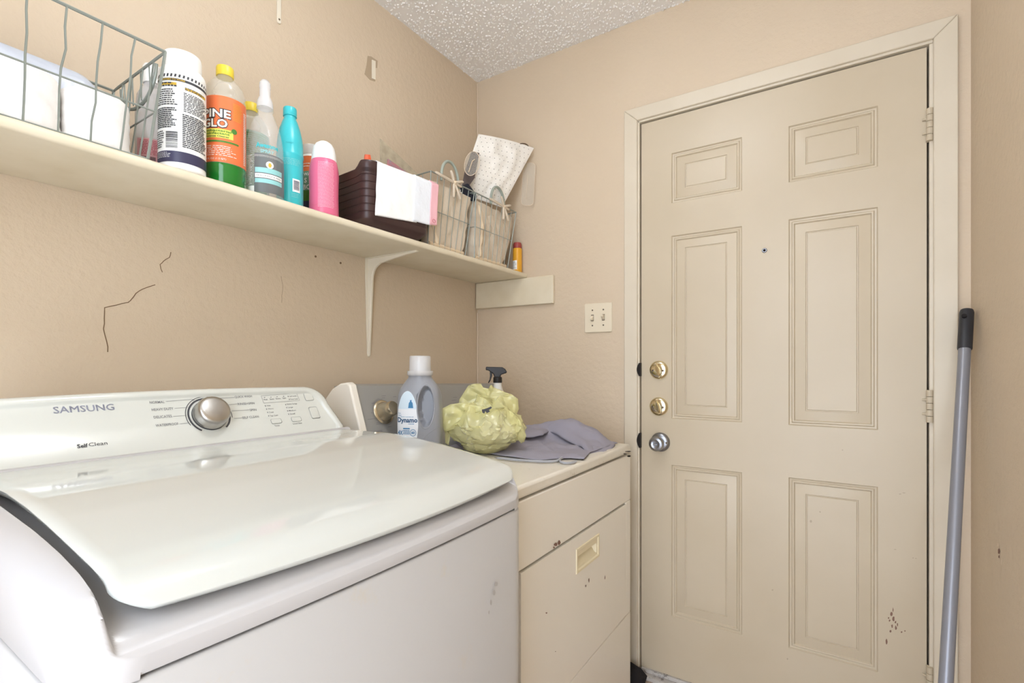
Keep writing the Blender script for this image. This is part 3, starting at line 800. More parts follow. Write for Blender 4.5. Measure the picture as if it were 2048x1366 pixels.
# side handle plate on the short end
hp = []
ye = yr(.4375)
for i in range(25):
    q = math.pi*i/24; hp.append((.16+.085*math.cos(q), ye+.003, TOP+.2-.062*math.sin(q)))
MB().tube(hp, .0034, 8).build('handle', 'wire', bk)
for x_ in (.1, .14, .18, .22): MB().tube([(x_, ye, TOP+.203), (x_, ye+.002, TOP+.205-.06*math.sqrt(max(0, 1-((x_-.16)/.085)**2)))], .0014, 6).build('wire', 'wire', bk)
def roll(x, y, r, h, label):
    e = thing('paper_roll', (x, y, TOP+.0045), label, 'paper roll', 'white paper rolls in the big wire basket')
    rg_ = random.Random(int(y*1000)); m_ = MB(); prof = [(.02, .0), (r-.004, 0), (r, .005)] + [(r + .0008*math.sin(i*1.9), lerp(.01, h-.012, i/12)) for i in range(13)] + [(r-.0015, h-.006), (r-.007, h), (.02, h)]
    m_.lathe(prof, (x, y, TOP+.0045), 40); m_.v = [Vector((x + (p.x-x)*(1+.018*noise.noise(p*25)), y + (p.y-y)*(1+.018*noise.noise(p*25)), p.z + .003*noise.noise(p*30))) for p in m_.v]
    m_.build('paper', 'tissue', e, smooth=50)
    MB().lathe([(.0195, .001), (.0195, h+.0005)], (x, y, TOP+.0045), 20).build('core', 'fabric_tan', e)
roll(.192, yr(.360), .052, .106, 'white quilted paper roll in the big wire basket, touching its short end')
roll(.192, yr(.2545), .052, .106, 'white quilted paper roll in the big wire basket, next to the end roll')
pk = thing('wrapped_paper_pack', (.092, yr(.19), TOP+.0045), 'paper pack in bluish clear wrap behind the rolls in the big basket', 'paper pack')
m_ = MB()
def packring(z_, ins):
    return [Vector((.094 + a*1.0, yr(.195) + b, z_)) for a, b in rrect(.078-2*ins*.6, .40-2*ins, .03, 6)]
zz = [(0, .004), (.01, 0), (.06, 0), (.11, .0), (.14, .004), (.16, .014), (.175, .035), (.182, .07)]
m_.loft([packring(TOP+.0046+a, b*.5) for a, b in zz])
m_.v = [p + Vector((1, 1, 1))*.003*noise.noise(p*30) if p.z > TOP+.03 else p for p in m_.v]
m_.build('wrap', 'wrap', pk, smooth=50)
m_ = MB(); m_.loft([[Vector((.094+a, yr(.195)+b, TOP+.006+z_)) for a, b in rrect(.062, .376, .02, 4)] for z_ in (0, .13)]); m_.build('paper', 'tissue', pk)
rgq = random.Random(5)
lf = lambda u, v: Vector((.1345, yr(.345)+u, TOP+.118+v))
m_ = MB(); quad_into(m_, lf, 0, 0, .03, .022); m_.build('label', 'black_ink', pk)
lf2 = lambda u, v: Vector((.1349, yr(.345)+u, TOP+.118+v))
m_ = MB(); quad_into(m_, lf2, .004, .004, .026, .010); quad_into(m_, lf2, .004, .012, .018, .018); m_.build('label_print', 'label_white', pk, kind='stuff')

# ---- translucent bottle with pink print behind the canister
c = shelf_c(304, .125); a = bearing(c.x, c.y)
e = thing('clear_bottle', c, 'frosted clear bottle with faint pink print and white cap behind the white canister', 'bottle')
PR = [(.028, 0), (.03, .004), (.03, .15), (.027, .185), (.018, .205), (.014, .212), (.014, .22)]
MB().lathe(PR, c, 36).build('body', 'clear_cap', e)
MB().lathe([(.0165, .214), (.0165, .25), (.0145, .254)], c, 28).build('cap', 'white_plastic', e)
fn = prof_fn(c, PR, a); lb_ = arcpatch(fn, -.03, .03, .012, .085); lb_.build('label', 'pink_label', e)
m_ = MB(); fn = prof_fn(c, PR, a, .0012); rows_into(m_, fn, -.022, .05, .026, .082, 9, rgq); m_.build('print', 'red_ink', e, kind='stuff')
m_ = MB(); barcode_into(m_, fn, -.02, .018, .006, .046, rgq); m_.build('barcode', 'black_ink', e, kind='stuff')

# ---- white canister
c = shelf_c(365, .222); a = bearing(c.x, c.y)
e = thing('canister', c, 'white plastic canister with dense black print, barcode and navy base stripe', 'canister')
RC = .0425
MB().lathe([(.039, 0), (RC, .003), (RC, .203), (.041, .21), (.036, .2155), (.034, .217)], c, 48).build('body', 'white_plastic', e)
MB().lathe([(.0345, .2165), (.035, .22), (.035, .243), (.0335, .249), (.03, .2505)], c, 48).build('cap', 'white_plastic', e)
fn0 = cyl_fn(c, RC, a, .0003); fn = cyl_fn(c, RC, a, .0007)
arcpatch(fn0, -.1, .1, .014, .198, 44, 2).build('label', 'label_white', e)
m_ = MB(); quad_into(m_, fn, -.1, .014, .1, .036, 44); m_.build('base_stripe', 'navy', e)
m_ = MB(); quad_into(m_, fn, -.056, .178, .06, .183, 30); m_.build('top_stripe', 'ink_dark', e)
m_ = MB()
for k in range(-8, 10): 
    u = k*.0072; m_.add([fn(u, .186), fn(u+.0034, .186), fn(u+.0046, .192), fn(u+.0012, .192)], [(0,1,2,3)])
m_.build('hazard_marks', 'ink_dark', e, kind='stuff')
m_ = MB(); text_into(m_, 'GUARANTEED TO WORK', lambda u, v: cyl_fn(c, RC, a, .001)(u, v), -.05, .1788, width=.055, height=.0034, bold=.02); m_.build('lettering', 'gold_ink', e, kind='stuff')
m_ = MB()
quad_into(m_, fn, -.052, .169, -.01, .1745, 10); quad_into(m_, fn, .004, .163, .05, .1685, 10)
m_.build('highlight_bars', 'gold_ink', e, kind='stuff')
fn2 = cyl_fn(c, RC, a, .0011)
m_ = MB()
rows_into(m_, fn2, -.052, .165, -.008, .1755, 2, rgq); rows_into(m_, fn2, -.054, .128, -.008, .162, 8, rgq, .5); rows_into(m_, fn2, -.056, .082, -.008, .124, 11, rgq, .62, .06)
rows_into(m_, fn2, .002, .118, .054, .158, 12, rgq, .5); rows_into(m_, fn2, .0, .045, .054, .114, 18, rgq, .6, .08); rows_into(m_, fn2, -.06, .042, -.034, .078, 8, rgq, .5)
rows_into(m_, fn2, .004, .163, .05, .169, 2, rgq)
m_.build('small_print', 'ink_dark', e, kind='stuff')
m_ = MB(); barcode_into(m_, fn2, -.03, .042, -.008, .075, rgq, vertical=True); m_.build('barcode', 'black_ink', e, kind='stuff')
m_ = MB(); rows_into(m_, fn2, -.056, .022, -.02, .034, 4, rgq, .3); m_.build('stripe_print', 'label_white', e, kind='stuff')

# ---- pine cleaner bottles
PINE = [(.036, 0), (.041, .006), (.043, .015), (.0415, .022), (.043, .029), (.0418, .037), (.043, .045), (.0425, .052), (.0425, .2), (.0425, .206), (.0405, .214), (.0418, .219), (.038, .228), (.0385, .232), (.031, .243), (.022, .254), (.0165, .260), (.0165, .266)]
def pine(c, label, lm, front):
    a = bearing(c.x, c.y) - (.42 if front else -.1)
    e = thing('pine_cleaner_bottle', c, label, 'bottle', 'pine cleaner bottles')
    MB().lathe(PINE[7:], c, 48).build('bottle', 'clear_pet', e, smooth=50)
    MB().lathe(PINE[:8] + [(.041, .0525), (.041, .1)], c, 40).build('liquid', 'green_liquid', e, smooth=50)
    MB().lathe([(.0178, .262), (.0182, .264), (.0182, .281), (.0172, .284), (.012, .2845)], c, 32).build('cap', 'yellow_cap', e)
    fl_ = cyl_fn(c, .0425, a, .0005); arcpatch(fl_, -.1, .1, .053, .2, 44, 2).build('label', lm, e)
    fa, fb, fc = cyl_fn(c, .0425, a, .0009), cyl_fn(c, .0425, a, .0012), cyl_fn(c, .0425, a, .0015)
    if front:
        for txt, v in (('PINE', .152), ('GLO', .13)):
            m_ = MB(); text_into(m_, txt, fb, -.03, v-.0005, width=.06 if txt == 'PINE' else .054, height=.0185, bold=.075); m_.build('lettering_outline', 'black_ink', e, kind='stuff')  # black printed outline behind the white letters
            m_ = MB(); text_into(m_, txt, fc, -.0288, v, width=.0576 if txt == 'PINE' else .0516, height=.0172, bold=.03); m_.build('lettering', 'label_white', e)
        m_ = MB(); quad_into(m_, fa, -.036, .106, .034, .126, 14); m_.build('label_banner', 'lime_label', e)
        m_ = MB(); text_into(m_, 'Antibacterial', fb, -.034, .1195, width=.064, height=.0048, bold=.02); text_into(m_, 'Disinfectant', fb, -.031, .1135, width=.058, height=.0048, bold=.02); m_.build('lettering', 'green_ink', e, kind='stuff')
        m_ = MB(); text_into(m_, 'All Purpose Cleaner', fb, -.034, .1078, width=.06, height=.0036, bold=.02); m_.build('lettering', 'ink_dark', e, kind='stuff')
        m_ = MB(); quad_into(m_, fa, -.036, .0965, .046, .1005, 16); m_.build('green_stripe', 'green_ink', e)
        m_ = MB(); arcs = [(math.cos(q)*.006+.036, math.sin(q)*.006+.126) for q in [2*math.pi*i/14 for i in range(14)]]; m_.add([fb(*p) for p in arcs], [tuple(range(14))]); m_.build('seal', 'green_ink', e)
        m_ = MB(); rows_into(m_, fb, -.03, .066, .044, .09, 6, rgq, .3); text_into(m_, '1.17 FL OZ (1.2 QT)', fb, -.03, .058, width=.05, height=.0035); m_.build('small_print', 'label_white', e, kind='stuff')
        m_ = MB(); rows_into(m_, fb, .034, .15, .056, .19, 11, rgq, .32); m_.build('side_print', 'gold_ink', e, kind='stuff')
        m_ = MB(); rows_into(m_, fb, .06, .06, .07, .18, 30, rgq, .5); m_.build('side_print', 'label_white', e, kind='stuff')
    else:
        m_ = MB(); rows_into(m_, fb, -.03, .06, .05, .195, 26, rgq, .4); m_.build('small_print', 'green_ink', e, kind='stuff')
pine(shelf_c(450, .2), 'pine cleaner bottle with orange label, yellow cap and green liquid beside the canister', 'orange_label', True)
pine(shelf_c(502, .095), 'yellow-capped bottle with green label behind the orange-labelled one', 'green_label', False)

# ---- clear spray bottle
c = shelf_c(530, .207); a = bearing(c.x, c.y) + .15
e = thing('clear_spray_bottle', c, 'clear bottle with translucent white nozzle and teal lettering between orange-labelled and teal bottles', 'bottle')
AW = [(.037, 0), (.0415, .006), (.042, .012), (.042, .1), (.0405, .106), (.0415, .113), (.0412, .13), (.038, .155), (.031, .183), (.022, .205), (.0165, .217), (.0158, .222), (.0195, .224), (.0195, .227), (.0158, .229)]
MB().lathe(AW, c, 48).build('bottle', 'clear', e, smooth=50)
MB().lathe([(.0178, .229), (.0185, .231), (.018, .243), (.0155, .251), (.0125, .256), (.0118, .276), (.0128, .279), (.0124, .29), (.0085, .297), (.003, .299)], c, 32).build('nozzle', 'clear_cap', e, smooth=50)
f1, f2, f3 = prof_fn(c, AW, a, .0006), prof_fn(c, AW, a, .001), prof_fn(c, AW, a, .0014)
arcpatch(f1, -.03, .066, .012, .104, 30, 4).build('rear_label', 'grey_film', e)
m_ = MB(); quad_into(m_, f2, -.028, .046, .036, .056, 14); m_.build('white_band', 'label_white', e)
m_ = MB(); quad_into(m_, f2, -.028, .058, .036, .070, 14); quad_into(m_, f2, -.028, .034, .036, .044, 14); m_.build('teal_band', 'teal_pale', e, kind='stuff')
m_ = MB(); q_ = [(math.cos(2*math.pi*i/20)*.0085+.004, math.sin(2*math.pi*i/20)*.0085+.078) for i in range(20)]; m_.add([f2(*p) for p in q_], [tuple(range(20))]); m_.build('round_emblem', 'label_white', e)
m_ = MB(); text_into(m_, 'Awesome', f2, -.026, .118, width=.05, height=.011, bold=.03); m_.build('lettering', 'teal', e)
m_ = MB(); text_into(m_, 'SPRAY', f2, -.016, .106, width=.03, height=.007, bold=.02); m_.build('lettering', 'teal_pale', e)
m_ = MB(); rows_into(m_, f2, -.06, .03, -.034, .1, 20, rgq, .35); m_.build('small_print', 'label_white', e, kind='stuff')
m_ = MB(); quad_into(m_, f2, -.055, .01, -.03, .026, 6); m_.build('price_sticker', 'label_white', e)
m_ = MB(); text_into(m_, 'FRAGRANCE FREE', f3, -.024, .049, width=.056, height=.0036); m_.build('lettering', 'ink_grey', e, kind='stuff')
m_ = MB(); q_ = [(math.cos(2*math.pi*i/12)*.0035+.004, math.sin(2*math.pi*i/12)*.0055+.0775) for i in range(12)]; m_.add([f3(*p) for p in q_], [tuple(range(12))]); m_.build('flame_mark', 'gold_ink', e)

# ---- teal bottle
c = shelf_c(580, .188); a = bearing(c.x, c.y)
e = thing('teal_bottle', c, 'opaque teal plastic bottle with teal screw cap and barcode', 'bottle')
TE = [(.028, 0), (.0315, .004), (.032, .01), (.0312, .02), (.032, .023), (.032, .13), (.0315, .136), (.033, .141), (.033, .146), (.0315, .15), (.0318, .17), (.0295, .192), (.0245, .215), (.0185, .233), (.0145, .242), (.014, .247), (.0165, .2475), (.0165, .25), (.014, .251)]
MB().lathe(TE, c, 44).build('bottle', 'teal', e, smooth=45)
MB().lathe([(.016, .2505), (.0165, .252), (.0165, .266), (.0155, .269), (.01, .2695)], c, 32).build('cap', 'teal', e)
f2, f3 = prof_fn(c, TE, a, .0007), prof_fn(c, TE, a, .0012)
m_ = MB(); quad_into(m_, f2, .006, .045, .026, .078, 6); m_.build('barcode_panel', 'label_white', e)
m_ = MB(); barcode_into(m_, f3, .0085, .05, .0235, .074, rgq, vertical=True); m_.build('barcode', 'navy', e, kind='stuff')
m_ = MB(); rows_into(m_, f2, -.02, .112, .03, .13, 5, rgq, .25); rows_into(m_, f2, .004, .03, .026, .042, 3, rgq, .25); m_.build('small_print', 'teal_pale', e, kind='stuff')
m_ = MB(); rows_into(m_, f2, -.01, .166, .008, .17, 2, rgq, .3); m_.build('date_print', 'teal_ink', e, kind='stuff')

# ---- small bottle behind
c = shelf_c(624, .105); a = bearing(c.x, c.y) - .35
e = thing('wipes_tub', c, 'slim tub with orange and green label behind the pink bottle', 'tub')
MB().lathe([(.027, 0), (.0285, .003), (.0285, .2), (.027, .205)], c, 36).build('body', 'white_plastic', e)
MB().lathe([(.028, .205), (.029, .207), (.029, .228), (.026, .234), (.02, .236)], c, 36).build('cap', 'clear_cap', e)
f2, f3 = cyl_fn(c, .0285, a, .0005), cyl_fn(c, .0285, a, .001)
for n_, mm, v0, v1 in (('label_band', 'orange_label', .155, .198), ('label_band', 'green_label', .10, .155), ('label_band', 'green_ink', .07, .1), ('label_band', 'navy', .01, .07)):
    m_ = MB(); quad_into(m_, f2, -.06, v0, .06, v1, 26); m_.build(n_, mm, e)
m_ = MB(); text_into(m_, 'S', f3, -.012, .122, height=.013, bold=.03); text_into(m_, 'BO', f3, -.016, .103, height=.013, bold=.03); text_into(m_, 'WA', f3, -.014, .142, height=.008, bold=.03); m_.build('lettering', 'label_white', e)
m_ = MB(); rows_into(m_, f3, -.02, .165, .01, .18, 2, rgq, .3); m_.build('small_print', 'label_white', e, kind='stuff')

# ---- pink bottle with domed cap
c = shelf_c(648, .214); a = bearing(c.x, c.y)
e = thing('pink_bottle', c, 'pink plastic bottle with tall domed white cap beside the brown bin', 'bottle')
PK = [(.034, 0), (.037, .003), (.038, .01), (.0375, .04), (.0372, .065), (.0378, .095), (.0385, .115), (.037, .135), (.0335, .152), (.032, .154)]
MB().lathe(PK, c, 44).build('bottle', 'pink_bottle', e, smooth=50)
MB().lathe([(.0325, .1535), (.0322, .158), (.0305, .175), (.027, .19), (.021, .2), (.012, .2065), (.003, .208)], c, 40).build('cap', 'white_plastic', e, smooth=50)
f2 = prof_fn(c, PK, a, .0007)
m_ = MB(); rows_into(m_, f2, -.016, .02, .028, .142, 34, rgq, .32, .05, .08); m_.build('small_print', 'pink_ink', e, kind='stuff')
m_ = MB()
for k in range(8): 
    u = -.035+k*.009; m_.add([f2(u, .028-.004*(k % 2)), f2(u+.009, .028-.004*((k+1) % 2)), f2(u+.009, .0287-.004*((k+1) % 2)), f2(u, .0287-.004*(k % 2))], [(0,1,2,3)])
m_.build('zigzag_line', 'red_ink', e, kind='stuff')

# ---- brown bin (local frame: u along shelf = +y, d towards the room = +x)
BINC = Vector((.178, yr(1.078), TOP)); BRZ = R(-4)
bn = empty('storage_bin', BINC, BRZ); tag(bn, 'dark brown ribbed plastic storage bin with a paper towel over its rim', 'bin')
def binring(z_, ins, wav=False):
    t = z_/.185; L = lerp(.245, .262, t) - 2*ins; D = lerp(.19, .216, t) - 2*ins
    pts = []
    for a, b in rrect(D, L, .03-ins*.5, 8): pts.append(Vector((a, b, z_)))
    return pts
def dens(pts, k=4):
    out = []
    for i, p in enumerate(pts):
        q = pts[(i+1) % len(pts)]
        n = k if (q-p).length > .05 else 1
        for j in range(n): out.append(p.lerp(q, j/n))
    return out
def rimz(p):
    # the short ends dip between their corners
    e_ = sstep(.095, .118, abs(p.y)) * (1 - sstep(.055, .085, abs(p.x)))
    return p.z - .021*e_*(p.z/.185)**6
levels = [(0, .022), (.006, .017), (.02, .003)]
zc_ = .024
while zc_ < .15:
    levels += [(zc_, 0), (zc_+.016, 0), (zc_+.0175, .0016), (zc_+.019, .0016)]; zc_ += .0205
levels += [(.152, 0), (.17, 0), (.178, -.001), (.184, .0005), (.1855, .004)]
outer = [dens(binring(z_, i_), 14) for z_, i_ in levels]
inner = [dens(binring(z_, i_), 14) for z_, i_ in ((.183, .0065), (.14, .0065), (.02, .0065))]
rg = [[Vector((p.x, p.y, rimz(p))) for p in r_] for r_ in outer + inner]
MB().loft(rg).build('body', 'bin_brown', bn, local=True, smooth=45)
def bl(x, y, z_): return BINC + Matrix.Rotation(BRZ, 3, 'Z') @ Vector((x, y, z_))
# paper towel over the front rim
def xf(z_): return lerp(.095, .108, z_/.185)
tw = empty('paper_towel', bl(.11, -.03, .18)); tag(tw, 'white paper towel with torn zigzag edge hung over the brown bin', 'paper towel')
def towel(u, v, y0, y1, bot0, bot1, back=.05, zig=0.0, nz=30, lift=.0):
    y = lerp(y0, y1, u); bot = lerp(bot0, bot1, u)
    if zig: bot += zig*abs(((u*nz) % 1)-.5)*2
    tot = back + .187 - bot; s_ = v*tot
    if s_ < back: x, z_ = .1065-back+s_, .1885 + lift
    else: z_ = .1875 - (s_-back) + lift*.2; x = xf(z_) + .0035 + lift + .0022*noise.noise(Vector((y*30, z_*30, 4)))*min(1, (s_-back)*30)
    return bl(x, y, z_)
MB().grid(lambda u, v: towel(u, v, -.095, .062, .03, .045, .05, .004), 90, 34).build('sheet', 'paper_towel', tw, smooth=60, solid=.0012)
dp = empty('diaper', bl(.11, .1, .18)); tag(dp, 'white and pink diaper draped over the bin beside the paper towel', 'diaper')
MB().grid(lambda u, v: towel(u, v, .045, .118, .047, .05, .06, lift=.0032), 24, 30).build('film', 'diaper_film', dp, smooth=60, solid=.0022)
MB().grid(lambda u, v: towel(u, v, .112, .142, .05, .054, .06, lift=.0056), 14, 30).build('pink_edge', 'diaper_pink', dp, smooth=60, solid=.002)
pr_ = bl(xf(.066)+.011, .127, .066)
m_ = MB(); ri = [pr_ + Matrix.Rotation(BRZ, 3, 'Z') @ Vector((.0, .0065*math.cos(q), .0055*math.sin(q))) for q in [2*math.pi*i/20 for i in range(20)]]
m_.tube(ri, .0007, 5, closed=True).build('ring_mark', 'red_ink', dp)
# contents
fo = empty('folder', bl(.0, .1, .008)); tag(fo, 'grey patterned cardboard sheet standing in the brown bin', 'folder')
MB().prism([(.0, .012), (.105, .012), (.125, .2), (.185, .238), (.06, .288), (-.004, .312)], lambda a, b, d: bl(.005+d-.02*a, a*1.0-.0, b), 0, .003).build('sheet', 'folder_grey', fo, bevel=.0005)
mg = empty('magazine', bl(.06, .06, .008)); tag(mg, 'thin magazine with coloured cover peeping over the bin rim', 'magazine')
MB().prism([(-.03, .012), (.1, .012), (.1, .2), (-.02, .228)], lambda a, b, d: bl(.06+d, a, b), 0, .006).build('cover', 'magazine', mg, bevel=.001)
ot = empty('orange_marker', bl(-.06, -.05, .01)); tag(ot, 'orange plastic stick with hexagonal cap leaning out of the bin', 'marker')
p1 = atx(735, 312, .215); p0 = bl(-.03, -.02, .02)
MB().tube([p0, p1.lerp(p0, .1)], .0055, 6).build('barrel', 'white_plastic', ot)
MB().tube([p1.lerp(p0, .13), p1.lerp(p0, .03), p1 + (p1-p0).normalized()*.004], [.0098, .0108, .0085], 6).build('cap', 'orange_plastic', ot, smooth=0)

# ---- two lined wire baskets
def lined_basket(yb, yt, label, hy, seed, bow_px):
    xb, xt = (.05, .238), (.035, .258); h = .243
    e = wire_basket('lined_wire_basket', label, yb, yt, xb, xt, TOP, h, .030, (.5,), .0024, .0012, group='fabric-lined wire baskets')
    rg_ = random.Random(seed)
    # fabric liner, wrinkled, inside the wires
    def lring(t, ins):
        x0, x1 = lerp(xb[0], xt[0], t)+ins, lerp(xb[1], xt[1], t)-ins; y0, y1 = lerp(yb[0], yt[0], t)+ins, lerp(yb[1], yt[1], t)-ins
        P = []
        C = [(x0, y0), (x1, y0), (x1, y1), (x0, y1)]
        for i in range(4):
            a, b = C[i], C[(i+1) % 4]
            for k in range(26):
                x, y = lerp(a[0], b[0], k/26), lerp(a[1], b[1], k/26)
                z_ = TOP+.004+h*t
                nn = noise.noise(Vector((x*16+seed, y*16, z_*12))); dx = (xb[0]+xb[1])/2 - x; dy = (yb[0]+yb[1])/2 - y; L = math.hypot(dx, dy)
                n2 = noise.noise(Vector((x*38+seed, y*38, z_*26))); amp = .003 + .022*max(0, nn) + .008*max(0, n2)
                P.append(Vector((x + dx/L*amp, y + dy/L*amp, z_)))
        return P
    o = MB().loft([lring(t, .004) for t in [i/34*.9 for i in range(35)]]); o.f = o.f[:-1]
    o.build('liner', 'fabric_tan', e, smooth=60)
    # sagging front flap of the liner over the upper wires
    # cream hem at the foot
    m_ = MB()
    P = [Vector((xb[1]-.006, lerp(yb[0]+.01, yb[1]-.008, i/16), TOP+.013+.004*noise.noise(Vector((i*.7, seed, 0))))) for i in range(17)]
    m_.tube(P, .0085, 8).build('hem', 'fabric_cream', e)
    # bunched cream edge of the liner up the corner, and a slack fold across the front
    P = [Vector((xb[1]-.004+.012*t, yb[0]+.05+.012*math.sin(t*5+seed)-.03*t, TOP+.02+.19*t)) for t in [i/14 for i in range(15)]]
    MB().tube(P, [.007+.003*math.sin(i*1.7) for i in range(15)], 8).build('liner_edge', 'fabric_cream', e, smooth=70)
    def slack(u, v):
        y = lerp(yb[0]+.055, yb[1]-.02, u); z_ = TOP + lerp(.02, .17+.03*math.sin(u*3.1), v)
        x = lerp(xb[1], xt[1], (z_-TOP)/h) - .006 - .014*(.5+.5*noise.noise(Vector((u*3+seed, v*4, 1)))) + .006*math.sin((u*1.4+v)*7+seed)*v
        return Vector((min(x, lerp(xb[1], xt[1], (z_-TOP)/h)-.0035), y, z_))
    MB().grid(slack, 24, 24).build('liner_fold', 'fabric_tan', e, smooth=70, solid=.0015)
    # handle
    hz = TOP+h; P = []
    for i in range(17):
        q = math.pi*i/16; P.append(Vector((xt[1]-.002, hy+.046*math.cos(q), hz-.012+.078*math.sin(q)**.8)))
    MB().tube(P, .0052, 10).build('handle', 'handle_green', e)
    # tie with bow
    byy = hy + bow_px
    T = lambda *pts: [Vector((xt[1]+.003+dx, byy+dy, hz+dz)) for dx, dy, dz in pts]
    for pts in ([(0,-.1,.004),(.002,-.05,0),(.003,0,-.004),(.002,.05,-.006)], [(.003,0,-.004),(.006,-.012,.02),(.004,-.02,.034)], [(.003,0,-.004),(.01,.02,.004),(.006,.052,.014)],
                [(.003,0,-.004),(.008,-.006,-.03),(.005,-.004,-.062)], [(.003,0,-.004),(.008,.015,-.03),(.005,.036,-.058)]):
        MB().tube(T(*pts), [.0068, .0056] + [.0062]*(len(pts)-2), 6).build('tie', 'fabric_tan', e, subsurf=1)
    MB().tube(T((.004,-.006,-.004),(.007,0,-.004),(.004,.006,-.005)), [.006,.0085,.006], 8).build('tie_knot', 'fabric_cream', e, subsurf=1)
    return e
lined_basket((yr(1.232), yr(1.43)), (yr(1.226), yr(1.462)), 'fabric-lined wire basket with tied bow beside the brown bin', yr(1.325), 3, .012)
lined_basket((yr(1.487), yr(1.712)), (yr(1.471), yr(1.748)), 'fabric-lined wire basket with tied bow nearest the room corner', yr(1.615), 11, .03)
# folded grey bag and dark cloth inside the first basket
e = thing('grey_pouch', (.2, yr(1.42), TOP+.02), 'folded grey plastic pouch standing in the basket beside the bin', 'pouch')
MB().prism([(yr(1.372), TOP+.07), (yr(1.425), TOP+.06), (yr(1.435), TOP+.225), (yr(1.40), TOP+.232), (yr(1.368), TOP+.22)], lambda a, b, d: Vector((d, a, b)), .205, .2215).build('body', 'grey_bag', e, bevel=.004)
# ---- polka-dot paper bag
def cpt(px, py, s): return CAM + ray(px, py)*s
q00, q10, q11, q01 = cpt(918, 385, 1.90), cpt(1004, 415, 2.02), cpt(1068, 296, 2.075), cpt(957, 268, 1.94)
e = thing('dotted_paper_bag', (q00+q10)/2, 'white polka-dot paper bag sticking out of the corner basket', 'paper bag')
nb_ = (q10-q00).cross(q01-q00).normalized()
if nb_.dot(CAM-q00) < 0: nb_ = -nb_
def bagp(u, v, side=1, d=0.0):
    p = q00.lerp(q10, u).lerp(q01.lerp(q11, u), v)
    edge = (1-abs(2*u-1)**4)*(1-abs(2*v-1)**4)
    bul = .012*edge + .014*edge*noise.noise(Vector((u*5, v*5, 1))) + .004*edge*noise.noise(Vector((u*12, v*9, 7)))
    p = p + nb_*(side*bul + d)
    p.z -= .006*math.sin(math.pi*u)*-1*v
    return p
m_ = MB().grid(lambda u, v: bagp(u, v, 1), 26, 26); k = len(m_.v); m_.grid(lambda u, v: bagp(u, v, -1), 26, 26); weld(m_, 1e-4)
m_.build('paper', 'bag_white', e, smooth=60)
m_ = MB()
for i in range(11):
    for j in range(13):
        u = (i+.5+.5*(j % 2))/11.5; v = (j+.6)/13.3
        if u > .98: continue
        c0 = bagp(u, v, 1, .0012); du_ = (bagp(u+.01, v, 1, .0012)-c0).normalized(); dv_ = nb_.cross(du_).normalized()
        m_.add([c0 + (du_*math.cos(t)+dv_*math.sin(t))*.0016 for t in [2*math.pi*w_/8 for w_ in range(8)]], [tuple(range(8))])
m_.build('dots', 'dot_ink', e, kind='stuff')
MB().tube([bagp(.72, .985, 1, .002), bagp(.82, 1.03, 1, .004), bagp(.9, .99, 1, .002)], .003, 6).build('twist_tie', 'screw', e, subsurf=1)
# dark pouch strip and clear blister tag in front of it
e = thing('brown_strip', cpt(934, 372, 1.84), 'dark brown card strip tucked behind the dotted bag', 'card')
P = [cpt(943, 302, 1.9), cpt(959, 306, 1.9), cpt(949, 356, 1.88), cpt(930, 384, 1.88), cpt(921, 384, 1.88), cpt(929, 345, 1.88)]
dpt = (CAM-P[0]).normalized()*-.003
m_ = MB(); n = len(P); m_.add(P + [p+dpt for p in P], [tuple(range(n)), tuple(range(2*n-1, n-1, -1))] + [(i, (i+1) % n, n+(i+1) % n, n+i) for i in range(n)]); m_.build('card', 'pouch_dark', e)
e = thing('navy_cloth', cpt(930, 390, 1.86), 'dark navy cloth stuffed in the basket below the dotted bag', 'cloth')
P = [cpt(918, 374, 1.82), cpt(936, 366, 1.84), cpt(955, 392, 1.87), cpt(950, 404, 1.86), cpt(932, 400, 1.83)]
m_ = MB(); n = len(P); dpt = (CAM-P[0]).normalized()*-.02; m_.add(P + [p+dpt for p in P], [tuple(range(n)), tuple(range(2*n-1, n-1, -1))] + [(i, (i+1) % n, n+(i+1) % n, n+i) for i in range(n)]); m_.build('fold', 'navy_cloth', e, bevel=.006, seg=3)
e = thing('clear_tag', cpt(944, 352, 1.86), 'clear oval plastic tag with twisted tie in front of the brown strip', 'plastic tag')
cc = cpt(944, 327, 1.855); vx = (cpt(959, 327, 1.855)-cc); vz = (cpt(947, 303, 1.855)-cc)
ov = [cc + vx*math.cos(t) + vz*math.sin(t) for t in [2*math.pi*i/28 for i in range(28)]]
m_ = MB(); dpt = (CAM-cc).normalized()*.003; m_.add(ov + [p+dpt for p in ov], [tuple(range(28)), tuple(range(55, 27, -1))] + [(i, (i+1) % 28, 28+(i+1) % 28, 28+i) for i in range(28)]); m_.build('plate', 'clear_thin', e)
MB().tube([p+dpt for p in ov], .0011, 6, closed=True).build('edge_bead', 'caulk', e)
MB().tube([cc+vx*-.3+vz*-.7+dpt*1.6, cc+vx*-.1+vz*-.1+dpt*1.6, cc+vx*.0+vz*.2+dpt*1.6, cc+vx*.3+vz*.35+dpt*1.6], .0013, 6).build('tie', 'fabric_cream', e)
# clear blister shell hanging by the wall
e = thing('clear_shell', cpt(1057, 410, 2.1), 'empty clear plastic shell leaning at the wall behind the dotted bag', 'plastic shell')
def shellp(a, b, d): return cpt(1056.5 + a, 368 + b, 2.1 - d)
ol = [(a*12.5*2/25 + b*-.05, b) for a, b in [(x*1.0, y) for x, y in rrect(25, 86, 9, 6)]]
m_ = MB().prism(ol, shellp, 0, .014); m_.build('shell', 'clear_thin', e, bevel=.002)
MB().tube([shellp(a, b, .015) for a, b in ol], .0009, 5, closed=True).build('edge_bead', 'caulk', e)
MB().tube([shellp(-4, 30, .016), shellp(-1, -20, .016)], .0007, 5).build('crease', 'caulk', e)
